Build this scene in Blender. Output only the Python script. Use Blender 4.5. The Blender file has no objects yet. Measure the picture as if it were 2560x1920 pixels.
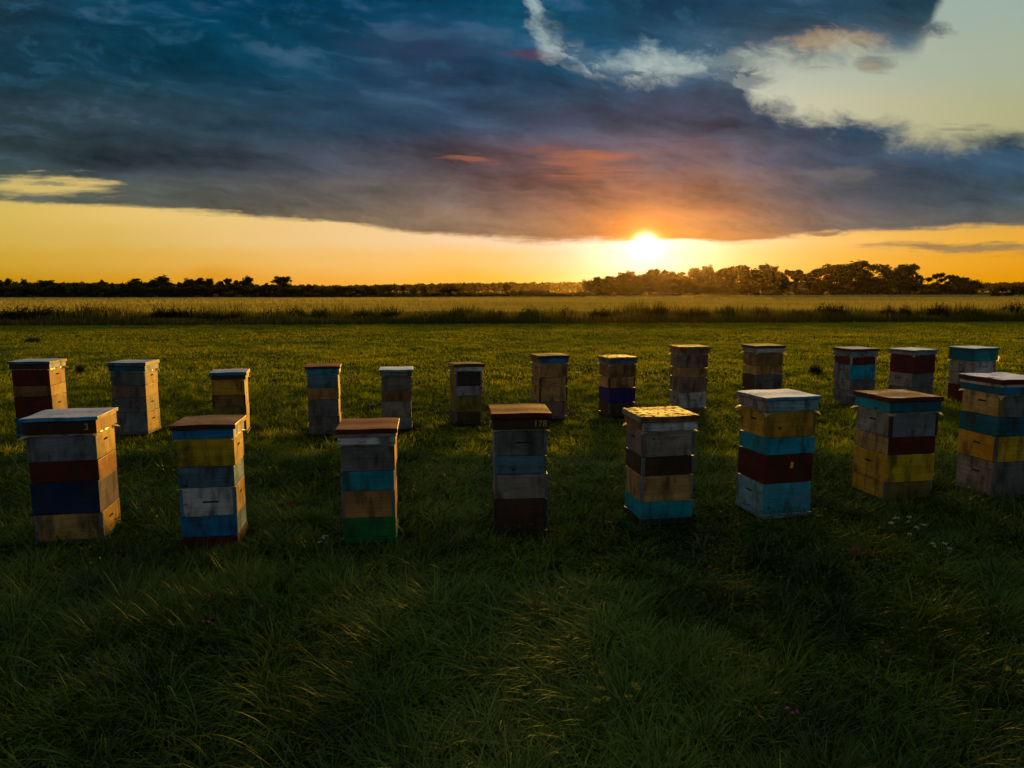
import bpy, bmesh, math, random
import numpy as np
from mathutils import Vector, Matrix
random.seed(7)
rng = np.random.default_rng(7)
S = bpy.context.scene
COL = S.collection

# ---------------------------------------------------------------- camera
CAM_H = 2.2
F = 1775.0 / 2560.0                       # focal length in picture widths
PITCH = math.atan((960 - 729) / 1775.0)
cd = bpy.data.cameras.new('camera')
cd.sensor_width = 36.0
cd.lens = 36.0 * F
cd.clip_start = 0.05
cd.clip_end = 20000
cam = bpy.data.objects.new('camera', cd)
COL.objects.link(cam)
cam.location = (0, 0, CAM_H)
cam.rotation_euler = (math.pi / 2 - PITCH, 0, 0)
S.camera = cam

# ---------------------------------------------------------------- exposure
S.view_settings.view_transform = 'Standard'
S.view_settings.look = 'None'
S.view_settings.exposure = 1.0
S.view_settings.gamma = 1.0
S.render.engine = 'CYCLES'
S.cycles.use_denoising = True
S.cycles.max_bounces = 7
S.cycles.diffuse_bounces = 3
S.cycles.glossy_bounces = 3
S.cycles.transmission_bounces = 4
S.cycles.transparent_max_bounces = 6
S.cycles.volume_bounces = 0
S.cycles.sample_clamp_indirect = 4.0

# ---------------------------------------------------------------- the sun
SUN_AZ = math.radians(12.2)               # to the right of straight ahead
SUN_EL = math.radians(3.9)
SUN_POWER = 4.2
ld = bpy.data.lights.new('sun', 'SUN')
ld.energy = SUN_POWER
ld.angle = math.radians(9.0)
ld.color = (1.0, 0.55, 0.08)
sun = bpy.data.objects.new('sun', ld)
COL.objects.link(sun)
sdir = Vector((math.sin(SUN_AZ) * math.cos(SUN_EL), math.cos(SUN_AZ) * math.cos(SUN_EL), math.sin(SUN_EL)))
sun.rotation_euler = sdir.to_track_quat('Z', 'Y').to_euler()
sun.location = (40, 200, 60)

# ---------------------------------------------------------------- sky
def lin(c):
    return tuple(((v / 255.0) / 12.92 if v / 255.0 <= 0.04045 else ((v / 255.0 + 0.055) / 1.055) ** 2.4) for v in c)

def uv(px, py):
    """direction of a point of the sky as slopes: u = sideways / forward, v = up / forward"""
    a = (px - 1280) / 1775.0
    b = -(py - 960) / 1775.0
    y = math.cos(PITCH) + b * math.sin(PITCH)
    z = -math.sin(PITCH) + b * math.cos(PITCH)
    return a / y, z / y

W = bpy.data.worlds.new('World')
S.world = W
W.use_nodes = True
NT = W.node_tree
NT.nodes.clear()

class Val:
    """a socket that can be computed with"""
    def __init__(s, sock): s.s = sock
    def __add__(a, b): return M('ADD', a, b)
    def __radd__(a, b): return M('ADD', b, a)
    def __sub__(a, b): return M('SUBTRACT', a, b)
    def __rsub__(a, b): return M('SUBTRACT', b, a)
    def __mul__(a, b): return M('MULTIPLY', a, b)
    def __rmul__(a, b): return M('MULTIPLY', b, a)
    def __truediv__(a, b): return M('DIVIDE', a, b)

def put(sock, v):
    if isinstance(v, Val): NT.links.new(v.s, sock)
    else: sock.default_value = v

def M(op, a, b=0.0, c=None):
    n = NT.nodes.new('ShaderNodeMath')
    n.operation = op
    put(n.inputs[0], a); put(n.inputs[1], b)
    if c is not None: put(n.inputs[2], c)
    return Val(n.outputs[0])

def smooth(x, lo, hi):
    n = NT.nodes.new('ShaderNodeMapRange')
    n.interpolation_type = 'SMOOTHSTEP'
    put(n.inputs['Value'], x); put(n.inputs['From Min'], lo); put(n.inputs['From Max'], hi)
    return Val(n.outputs['Result'])

def mixc(f, a, b, mode='MIX'):
    n = NT.nodes.new('ShaderNodeMix')
    n.data_type = 'RGBA'; n.blend_type = mode
    put(n.inputs[0], f)
    for s, v in ((n.inputs[6], a), (n.inputs[7], b)):
        if isinstance(v, Val): NT.links.new(v.s, s)
        else: s.default_value = (*v, 1)
    return Val(n.outputs[2])

def ramp(x, stops):
    n = NT.nodes.new('ShaderNodeValToRGB')
    e = n.color_ramp.elements
    while len(e) > 1: e.remove(e[0])
    n.color_ramp.interpolation = 'B_SPLINE' if len(stops) > 3 else 'EASE'
    for i, (p, c) in enumerate(stops):
        q = e[0] if i == 0 else e.new(p)
        q.position = p
        q.color = (*lin(c), 1)
    put(n.inputs[0], x)
    return Val(n.outputs[0])

U0, U1, VM = -0.85, 0.85, 0.5
def curve(x, pts):
    """edge of a cloud: pts are photo points; gives v for u"""
    n = NT.nodes.new('ShaderNodeFloatCurve')
    c = n.mapping.curves[0]
    q = []
    for px, py in pts:
        u, v = uv(px, py)
        q.append(((u - U0) / (U1 - U0), v / VM))
    q.sort()
    q = [(0.0, q[0][1])] + q + [(1.0, q[-1][1])]
    while len(c.points) > 2: c.points.remove(c.points[-1])
    c.points[0].location = q[0]; c.points[1].location = q[-1]
    for p in q[1:-1]: c.points.new(*p)
    for p in c.points: p.handle_type = 'AUTO'
    n.mapping.clip_max_y = 3.0
    n.mapping.use_clip = False
    n.mapping.update()
    put(n.inputs['Value'], (x - U0) * (1.0 / (U1 - U0)))
    return Val(n.outputs[0]) * VM

tc = NT.nodes.new('ShaderNodeTexCoord')
sep = NT.nodes.new('ShaderNodeSeparateXYZ')
NT.links.new(tc.outputs['Generated'], sep.inputs[0])
X, Y, Z = (Val(sep.outputs[i]) for i in range(3))
YF = M('MAXIMUM', Y, 0.2)
u = X / YF
v = M('MAXIMUM', Z / YF, 0.0)

def noise(su, sv, off=0.0, detail=6.0, rough=0.55, lac=2.0, uu=None, vv=None):
    c = NT.nodes.new('ShaderNodeCombineXYZ')
    put(c.inputs[0], (uu or u) * su + off); put(c.inputs[1], (vv or v) * sv + off * 0.37); c.inputs[2].default_value = off
    n = NT.nodes.new('ShaderNodeTexNoise')
    n.inputs['Scale'].default_value = 1.0
    n.inputs['Detail'].default_value = detail
    n.inputs['Roughness'].default_value = rough
    n.inputs['Lacunarity'].default_value = lac
    NT.links.new(c.outputs[0], n.inputs['Vector'])
    return (Val(n.outputs[0]) - 0.5) * 4.0

# noise fields; the folds of the cloud run slightly downhill to the right
w1 = noise(3.0, 7.0, 2.2, 4, 0.55)
w2 = noise(7.0, 16.0, 9.4, 4, 0.55)
slope = v + u * 0.14
uq = u + w1 * 0.035 + w2 * 0.012
vq = slope + w2 * 0.012
nbig = noise(4.0, 8.0, 3.1, 5)
npuff = noise(11.0, 20.0, 7.7, 10, 0.64, uu=uq, vv=vq)
nstr = noise(4.0, 60.0, 1.3, 8, 0.62, uu=uq, vv=v + w2 * 0.004)
nfine = noise(34.0, 62.0, 5.5, 6, 0.6, uu=uq, vv=vq)
vt = v + npuff * 0.019 + nfine * 0.008 - 0.006
vb = v + nstr * 0.0075 + nfine * 0.0026 + npuff * 0.0015

uc = u + npuff * 0.012 + w2 * 0.004
bottom = curve(u, [(-60, 492), (0, 497), (150, 508), (300, 520), (600, 541), (750, 552), (1000, 580), (1200, 597), (1350, 607), (1500, 607), (1615, 604), (1720, 604), (1830, 611), (1950, 597), (2120, 579), (2250, 577), (2400, 573), (2560, 569), (2640, 566)])
top = curve(uc, [(-60, -500), (1100, -500), (1250, -300), (1302, 0), (1318, 50), (1350, 100), (1400, 140), (1450, 158), (1500, 176), (1560, 186), (1640, 192), (1700, 190), (1760, 186), (1830, 212), (1865, 250), (1930, 290), (2010, 302), (2090, 312), (2160, 326), (2240, 350), (2310, 366), (2380, 372), (2460, 362), (2560, 358), (2640, 358)])
upper = curve(uc, [(1200, -60), (1320, -40), (1345, 40), (1385, 84), (1440, 104), (1490, 136), (1560, 152), (1620, 142), (1700, 158), (1780, 160), (1840, 128), (1920, 112), (2040, 112), (2120, 100), (2200, 104), (2270, 98), (2320, 66), (2345, 10), (2375, -80), (2420, -260), (2560, -700)])
m_main = smooth(vb - bottom, -0.0030, 0.0075) * (1.0 - smooth(vt - top, -0.020, 0.022))
m_up = smooth(vt + 0.018 - upper, -0.022, 0.026)
cover = M('MAXIMUM', m_main, m_up)
COVER0 = None

uw = u + npuff * 0.010 + nfine * 0.003
vw = v + noise(10.0, 40.0, 17.0, 7, 0.62) * 0.008
def blob(px, py, rx, ry, soft=0.35, nz=0.9, strf=None):
    a, b = uv(px, py)
    a2, _ = uv(px + rx, py); _, b2 = uv(px, py - ry)
    du = (uw - a) * (1.0 / (a2 - a)); dv = (vw - b) * (1.0 / (b2 - b))
    r = M('SQRT', du * du + dv * dv) + (strf or nstr) * nz
    return 1.0 - smooth(r, 1.0 - soft, 1.0 + soft)

ncl = noise(20.0, 34.0, 14.2, 8, 0.62, uu=uq, vv=vq)
cover = M('MAXIMUM', cover, blob(1570, 125, 330, 120, 0.5, 0.3, npuff) * smooth(ncl, -0.42, 0.16) * 0.94)
cover = M('MAXIMUM', cover, blob(1800, 190, 120, 50, 0.6, 0.3, npuff) * smooth(ncl, -0.1, 0.35) * 0.9)
hole = blob(95, 470, 175, 26, 0.45, 0.8)
hole = hole * (1.0 - blob(60, 507, 240, 9, 0.5, 0.8) * 0.9) * (1.0 - blob(120, 459, 60, 5, 0.6, 0.6) * 0.6)
cover = cover * (1.0 - hole * 0.95)
# loose clouds
for args, amt in (((2400, 622, 230, 15, 0.5, 1.1), .85), ((2190, 158, 44, 13, 0.85, 1.3, npuff), .75), ((2322, 70, 44, 24, 0.8, 1.5, npuff), .85),
                  ((1850, 200, 60, 18, 0.95, 1.6, npuff), .7), ((1760, 168, 75, 26, 0.95, 1.8, npuff), .6), ((1560, 118, 60, 30, 0.5, 1.3, npuff), .5),
                  ((2410, 322, 70, 7, 0.6, 1.2), .45), ((2060, 583, 75, 6, 0.5, 1.2), .8), ((2050, 165, 60, 8, 0.6, 1.4), .4),
                  ((1940, 280, 60, 22, 0.95, 2.0, npuff), .6), ((2210, 560, 60, 6, 0.5, 1.0), .5), ((535, 688, 52, 16, 0.9, 0.7), .0)):
    cover = M('MAXIMUM', cover, blob(*args) * amt)
# bright seams inside the cloud
seams = []
for args, amt in (((2080, 432, 120, 16, 0.8, 1.5, npuff), .09), ((1620, 160, 90, 22, 0.8, 1.4, npuff), .35), ((1385, 122, 30, 20, 0.7, 1.3, npuff), .6), ((300, 522, 0.1, 0.1), .0)):
    if amt: cover = cover * (1.0 - blob(*args) * amt)

def rows(tab):
    """colour grid: rows of (photo y, [(photo x, srgb)...])"""
    out = None
    prev = None
    for py, cols in tab:
        st = []
        for px, c in cols:
            a, b = uv(px, py)
            st.append(((a - U0) / (U1 - U0), c))
        col = ramp((u + nbig * 0.03 - U0) * (1.0 / (U1 - U0)), st)
        vv = uv(1280, py)[1]
        if out is None: out = col
        else: out = mixc(smooth(v + nbig * 0.008, prev, vv), out, col)
        prev = vv
    return out

cloudc = rows([
    (608, [(0, (92, 95, 74)), (500, (120, 108, 78)), (1000, (140, 115, 85)), (1400, (158, 112, 74)), (1615, (190, 118, 52)), (1850, (150, 108, 78)), (2200, (125, 102, 74)), (2560, (118, 98, 62))]),
    (560, [(0, (92, 95, 74)), (500, (100, 98, 78)), (900, (125, 108, 88)), (1200, (135, 108, 88)), (1450, (150, 108, 78)), (1615, (176, 104, 62)), (1850, (120, 96, 88)), (2200, (88, 88, 88)), (2560, (88, 90, 84))]),
    (480, [(0, (74, 84, 74)), (300, (72, 78, 72)), (700, (84, 84, 82)), (1100, (104, 92, 88)), (1350, (118, 88, 80)), (1600, (134, 88, 80)), (1800, (98, 82, 88)), (2100, (66, 80, 94)), (2560, (56, 78, 90))]),
    (400, [(0, (46, 64, 68)), (400, (54, 66, 74)), (800, (62, 72, 84)), (1100, (78, 74, 84)), (1400, (108, 78, 80)), (1700, (82, 74, 92)), (2000, (60, 76, 98)), (2560, (42, 74, 96))]),
    (300, [(0, (38, 54, 60)), (400, (42, 62, 72)), (800, (38, 66, 86)), (1150, (38, 62, 86)), (1400, (54, 64, 84)), (1700, (50, 66, 92)), (1900, (50, 76, 100)), (2200, (36, 72, 96)), (2560, (36, 70, 92))]),
    (160, [(0, (24, 54, 68)), (400, (4, 60, 80)), (800, (4, 56, 82)), (1050, (44, 62, 88)), (1350, (16, 74, 104)), (1600, (32, 76, 106)), (1800, (56, 84, 104)), (2100, (84, 96, 104)), (2560, (60, 80, 90))]),
    (0, [(0, (32, 60, 76)), (300, (4, 60, 86)), (700, (0, 50, 74)), (1100, (4, 58, 88)), (1300, (12, 78, 104)), (1500, (4, 58, 86)), (1800, (24, 56, 80)), (2100, (30, 62, 82)), (2560, (40, 70, 84))]),
    (-400, [(0, (96, 114, 120)), (1280, (104, 126, 134)), (2560, (108, 126, 132))]),
    (-1100, [(0, (192, 200, 200)), (1280, (194, 202, 202)), (2560, (194, 202, 202))]),
])
clearc = rows([
    (712, [(0, (188, 140, 8)), (400, (224, 156, 30)), (900, (250, 172, 66)), (1250, (255, 188, 50)), (1450, (250, 206, 120)), (1615, (255, 232, 190)), (1800, (255, 184, 60)), (2100, (238, 160, 22)), (2560, (218, 144, 0))]),
    (650, [(0, (202, 160, 44)), (500, (232, 180, 84)), (900, (248, 194, 112)), (1200, (254, 200, 108)), (1400, (250, 214, 156)), (1615, (255, 250, 240)), (1830, (252, 204, 104)), (2200, (244, 174, 56)), (2560, (228, 156, 20))]),
    (600, [(0, (206, 172, 68)), (500, (234, 192, 112)), (1000, (250, 206, 152)), (1300, (252, 218, 176)), (1480, (252, 226, 196)), (1615, (255, 250, 240)), (1800, (252, 224, 186)), (2000, (250, 200, 116)), (2300, (244, 182, 76)), (2560, (232, 168, 52))]),
    (530, [(0, (210, 182, 90)), (300, (232, 196, 108)), (900, (240, 205, 140)), (1600, (250, 215, 160)), (2100, (236, 190, 110)), (2560, (206, 160, 76))]),
    (440, [(0, (206, 186, 112)), (300, (222, 190, 112)), (1600, (210, 200, 160)), (2100, (184, 174, 128)), (2560, (168, 160, 108))]),
    (300, [(0, (180, 180, 150)), (1600, (205, 202, 178)), (1950, (205, 203, 176)), (2200, (192, 188, 150)), (2560, (172, 172, 126))]),
    (150, [(0, (170, 180, 170)), (1400, (168, 190, 192)), (1700, (188, 200, 188)), (2000, (178, 186, 170)), (2560, (162, 174, 150))]),
    (0, [(0, (130, 160, 170)), (1400, (156, 180, 186)), (1900, (160, 178, 172)), (2560, (156, 174, 160))]),
    (-400, [(0, (90, 120, 140)), (1280, (110, 140, 150)), (2560, (120, 145, 150))]),
])
# lighter and darker folds in the cloud, stretched along its base
fold = noise(3.2, 17.0, 21.0, 8, 0.6, uu=uq, vv=vq)
fold2 = noise(8.5, 26.0, 27.0, 9, 0.64, uu=uq, vv=vq)
low = 1.0 - smooth(v, 0.07, 0.17)
shade = M('MAXIMUM', 1.08 + low * 0.06 + fold * (0.60 - low * 0.25) + fold2 * 0.34 + npuff * 0.12 + nfine * 0.10, 0.36)
shc = NT.nodes.new('ShaderNodeCombineXYZ')
for i in range(3): put(shc.inputs[i], shade)
cloudc = mixc(1.0, cloudc, Val(shc.outputs[0]), 'MULTIPLY')
npat = noise(16.0, 34.0, 33.0, 9, 0.66, uu=uq, vv=vq)
cloudc = mixc(smooth(npat + fold2 * 0.4, 0.05, 0.7) * smooth(v, 0.2, 0.33) * 0.32, cloudc, lin((52, 104, 134)))
cloudc = mixc(smooth(fold2 * 0.6 + fold * 0.5, 0.16, 0.55) * smooth(v, 0.08, 0.2) * 0.35, cloudc, lin((74, 98, 122)))
cloudc = mixc(smooth(nstr * 0.7 + fold * 0.5, 0.2, 0.7) * (1.0 - smooth(v, 0.08, 0.17)) * 0.35, cloudc, lin((150, 126, 96)))
# warm patches lit from below
for args, c in (((1450, 420, 95, 26, 0.8, 1.2), (178, 104, 62)), ((1180, 402, 60, 8, 0.7, 1.0), (156, 96, 70)), ((1370, 370, 45, 9, 0.7, 1.0), (128, 82, 78)),
                ((1330, 140, 60, 13, 0.9, 1.0), (92, 58, 82)), ((1060, 112, 140, 22, 1.0, 0.8), (40, 58, 84)), ((2110, 104, 170, 18, 0.9, 1.9, npuff), (158, 134, 106)),
                ((2060, 118, 60, 20, 0.9, 1.9, npuff), (156, 134, 108)), ((2180, 164, 36, 9, 0.8, 1.2, npuff), (150, 138, 112)), ((1640, 150, 110, 22, 0.8, 2.0, npuff), (120, 150, 160))):
    cloudc = mixc(blob(*args) * 0.75, cloudc, lin(c))
# thin lit rim where the cloud is thin
edge = cover * (1.0 - cover) * 1.6
front = mixc(cover, clearc, cloudc)
front = mixc(edge * 0.07, front, lin((244, 214, 160)))
# small dark smoke patch low on the left
front = mixc(blob(540, 688, 62, 17, 0.9, 0.4) * 0.45, front, lin((214, 140, 6)))

# glow round the sun, seen through thin cloud
su, sv = uv(1614, 614)
def glow(rx, ry, power):
    du = (u - su) * (1.0 / rx); dv = (v - sv) * (1.0 / ry)
    r = M('SQRT', du * du + dv * dv)
    return M('EXPONENT', M('POWER', r, power) * -1.0)
def addc(base, c, f):
    n = NT.nodes.new('ShaderNodeVectorMath'); n.operation = 'SCALE'
    n.inputs[0].default_value = c
    put(n.inputs['Scale'], f)
    return mixc(1.0, base, Val(n.outputs[0]), 'ADD')
isfront = smooth(Y, 0.2, 0.8)
front = addc(front, (9.0, 6.6, 4.2), glow(0.0125, 0.0112, 2.0) * isfront)
front = addc(front, (1.0, 0.30, 0.0), glow(0.030, 0.026, 1.4) * isfront)
front = addc(front, (0.20, 0.055, 0.0), glow(0.050, 0.040, 1.3) * isfront)
front = addc(front, (0.35, 0.30, 0.26), glow(0.052, 0.040, 2.0) * (1.0 - cover) * isfront)

# the rest of the dome: physical sky through broken cloud
sky = NT.nodes.new('ShaderNodeTexSky')
sky.sky_type = 'NISHITA'
sky.sun_disc = False
sky.sun_elevation = SUN_EL
sky.sun_rotation = SUN_AZ
sky.air_density = 1.6
sky.dust_density = 2.0
skyb = NT.nodes.new('ShaderNodeVectorMath'); skyb.operation = 'SCALE'
NT.links.new(sky.outputs[0], skyb.inputs[0]); skyb.inputs['Scale'].default_value = 0.10
backn = NT.nodes.new('ShaderNodeTexNoise')
NT.links.new(tc.outputs['Generated'], backn.inputs['Vector'])
backn.inputs['Scale'].default_value = 3.0; backn.inputs['Detail'].default_value = 5
rear = mixc(smooth(Val(backn.outputs[0]), 0.3, 0.62), Val(skyb.outputs[0]), (0.150, 0.170, 0.190))
allsky = mixc(smooth(Y, 0.05, 0.42), rear, front)
ground_dark = smooth(Z, -0.06, 0.0)
allsky = mixc(ground_dark, (0.03, 0.028, 0.01), allsky)
bg = NT.nodes.new('ShaderNodeBackground')
NT.links.new(allsky.s, bg.inputs[0])
bg.inputs[1].default_value = 0.5
wo = NT.nodes.new('ShaderNodeOutputWorld')
NT.links.new(bg.outputs[0], wo.inputs[0])

# ---------------------------------------------------------------- helpers
def tag(o, label=None, cat=None, group=None, kind=None):
    if label: o['label'] = label
    if cat: o['category'] = cat
    if group: o['group'] = group
    if kind: o['kind'] = kind
    return o

def link(name, me, mats, parent=None, loc=None, rz=0.0):
    o = bpy.data.objects.new(name, me)
    for m in mats if isinstance(mats, (list, tuple)) else [mats]: me.materials.append(m)
    COL.objects.link(o)
    if parent: o.parent = parent
    if loc: o.location = loc
    if rz: o.rotation_euler.z = rz
    return o

def empty(name, loc, rz=0.0):
    o = bpy.data.objects.new(name, None)
    COL.objects.link(o)
    o.location = loc; o.rotation_euler.z = rz
    o.empty_display_size = 0.2
    return o

def mesh_np(name, verts, tris=None, quads=None, attr=None):
    me = bpy.data.meshes.new(name)
    nt = 0 if tris is None else len(tris); nq = 0 if quads is None else len(quads)
    me.vertices.add(len(verts)); me.vertices.foreach_set('co', np.asarray(verts, np.float32).ravel())
    parts = []; st = []
    k = 0
    if nq: parts.append(np.asarray(quads, np.int32).ravel()); st.append(np.arange(nq) * 4); k = nq * 4
    if nt: parts.append(np.asarray(tris, np.int32).ravel()); st.append(k + np.arange(nt) * 3)
    li = np.concatenate(parts)
    me.loops.add(len(li)); me.loops.foreach_set('vertex_index', li)
    me.polygons.add(nt + nq); me.polygons.foreach_set('loop_start', np.concatenate(st).astype(np.int32))
    me.update(calc_edges=True)
    if attr is not None:
        a = me.attributes.new('tint', 'FLOAT', 'POINT'); a.data.foreach_set('value', np.asarray(attr, np.float32))
    return me

def hash2(ix, iy, seed):
    h = (ix.astype(np.int64) * 374761393 + iy.astype(np.int64) * 668265263 + seed * 982451653) & 0x7fffffff
    h = ((h ^ (h >> 13)) * 1274126177) & 0x7fffffff
    return ((h ^ (h >> 16)) & 0xffff) / 65535.0
def vnoise(x, y, seed=0):
    ix = np.floor(x); iy = np.floor(y); fx = x - ix; fy = y - iy
    fx = fx * fx * (3 - 2 * fx); fy = fy * fy * (3 - 2 * fy)
    a = hash2(ix, iy, seed); b = hash2(ix + 1, iy, seed); c = hash2(ix, iy + 1, seed); d = hash2(ix + 1, iy + 1, seed)
    return (a * (1 - fx) + b * fx) * (1 - fy) + (c * (1 - fx) + d * fx) * fy
def fbm(x, y, seed=0, o=3):
    s = 0; a = 0.5
    for k in range(o): s = s + a * vnoise(x * 2 ** k, y * 2 ** k, seed + k); a *= 0.5
    return s / (1 - 0.5 ** o)

class Mat:
    def __init__(s, name):
        s.m = bpy.data.materials.new(name); s.m.use_nodes = True
        s.t = s.m.node_tree; s.t.nodes.clear()
        s.out = s.n('OutputMaterial')
    def n(s, kind, **kw):
        x = s.t.nodes.new('ShaderNode' + kind)
        for k, val in kw.items(): setattr(x, k, val)
        return x
    def l(s, a, b): s.t.links.new(a, b)
    def mix(s, f, a, b, mode='MIX'):
        x = s.n('Mix', data_type='RGBA', blend_type=mode)
        for sock, val in ((x.inputs[0], f), (x.inputs[6], a), (x.inputs[7], b)):
            if hasattr(val, 'is_linked'): s.l(val, sock)
            elif isinstance(val, tuple): sock.default_value = (*val, 1)
            else: sock.default_value = val
        return x.outputs[2]
    def rng(s, val, a, b, c=0.0, d=1.0, smoothed=True):
        x = s.n('MapRange')
        if smoothed: x.interpolation_type = 'SMOOTHSTEP'
        s.l(val, x.inputs[0])
        for i, q in enumerate((a, b, c, d)): x.inputs[i + 1].default_value = q
        return x.outputs[0]
    def noise(s, vec, scale, detail=4.0, rough=0.55):
        x = s.n('TexNoise')
        if vec is not None: s.l(vec, x.inputs['Vector'])
        x.inputs['Scale'].default_value = scale; x.inputs['Detail'].default_value = detail; x.inputs['Roughness'].default_value = rough
        return x.outputs[0]
    def mapv(s, vec, scale):
        x = s.n('Mapping'); s.l(vec, x.inputs[0]); x.inputs['Scale'].default_value = scale
        return x.outputs[0]

def seeded_coords(m):
    tcn = m.n('TexCoord'); oi = m.n('ObjectInfo')
    mul = m.n('Math', operation='MULTIPLY'); m.l(oi.outputs['Random'], mul.inputs[0]); mul.inputs[1].default_value = 37.0
    add = m.n('VectorMath', operation='ADD'); m.l(tcn.outputs['Object'], add.inputs[0]); m.l(mul.outputs[0], add.inputs[1])
    return add.outputs[0]

def paint_mat(name, col, under=(0.20, 0.17, 0.14), peel=0.35, rough=0.55, var=0.45, wet=False, patch=None):
    """weathered paint or bare board: grain along the board, blotches, chips showing the wood under it"""
    m = Mat(name)
    vec = seeded_coords(m)
    grain = m.noise(m.mapv(vec, (2.2, 2.2, 70.0)), 1.0, 5, 0.65)
    blot = m.noise(vec, 4.5, 5, 0.6)
    chips = m.noise(m.mapv(vec, (7.0, 7.0, 26.0)), 1.0, 6, 0.72)
    dirt = m.noise(m.mapv(vec, (9.0, 9.0, 3.0)), 1.0, 5, 0.6)
    dark = tuple(c * 0.45 for c in col)
    lite = tuple(min(1, c * 1.25 + 0.015) for c in col)
    c = m.mix(m.rng(blot, 0.32, 0.68), dark, lite)
    c = m.mix(1.0 - 0.0 * var, c, c)
    c = m.mix(0.5, c, col)
    c2 = m.mix(m.rng(grain, 0.36, 0.66, 0.0, var), c, tuple(x * 0.35 for x in col))
    lo = 0.72 - 0.34 * peel
    c3 = m.mix(m.rng(chips, lo, lo + 0.05, 0.0, 0.85), c2, under)
    c4 = m.mix(m.rng(dirt, 0.44, 0.70, 0.0, 0.80), c3, (0.03, 0.025, 0.018))
    # knots
    vo = m.n('TexVoronoi'); m.l(m.mapv(vec, (3.1, 3.1, 5.0)), vo.inputs['Vector']); vo.inputs['Scale'].default_value = 1.0
    c4 = m.mix(m.rng(vo.outputs['Distance'], 0.05, 0.09, 0.8, 0.0), c4, (0.02, 0.012, 0.008))
    b = m.n('BsdfPrincipled')
    m.l(c4, b.inputs['Base Color'])
    rr = m.rng(blot, 0.3, 0.7, rough - 0.12, rough + 0.12)
    m.l(rr, b.inputs['Roughness'])
    b.inputs['Specular IOR Level'].default_value = 0.14
    bu = m.n('Bump'); bu.inputs['Strength'].default_value = 0.35; bu.inputs['Distance'].default_value = 0.002
    m.l(grain, bu.inputs['Height']); m.l(bu.outputs[0], b.inputs['Normal'])
    m.l(b.outputs[0], m.out.inputs[0])
    return m.m

def top_mat(name, col, patch, amount=0.4, rough=0.38, crumbs=0.0, scale=5.0):
    """upper face of a lid: sheet with stains, patches of another colour and, when wet, crumbs and drops"""
    m = Mat(name)
    vec = seeded_coords(m)
    a = m.noise(vec, scale, 6, 0.62)
    b_ = m.noise(vec, scale * 6, 5, 0.6)
    lo = 0.66 - 0.3 * amount
    c = m.mix(m.rng(a, lo, lo + 0.06), col, patch)
    c = m.mix(m.rng(b_, 0.4, 0.7, 0.0, 0.45), c, tuple(x * 0.4 for x in col))
    b = m.n('BsdfPrincipled')
    if crumbs: m.l(m.rng(a, lo - 0.02, lo + 0.05, 0.09, 0.0), b.inputs['Specular IOR Level'])
    else: b.inputs['Specular IOR Level'].default_value = 0.09
    m.l(c, b.inputs['Base Color'])
    m.l(m.rng(b_, 0.3, 0.7, rough - 0.1, min(1.0, rough + 0.16)), b.inputs['Roughness'])
    bu = m.n('Bump'); bu.inputs['Strength'].default_value = 0.25 + crumbs; bu.inputs['Distance'].default_value = 0.003
    m.l(m.noise(vec, 42 if crumbs else 14, 4, 0.6), bu.inputs['Height']); m.l(bu.outputs[0], b.inputs['Normal'])
    m.l(b.outputs[0], m.out.inputs[0])
    return m.m

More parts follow.
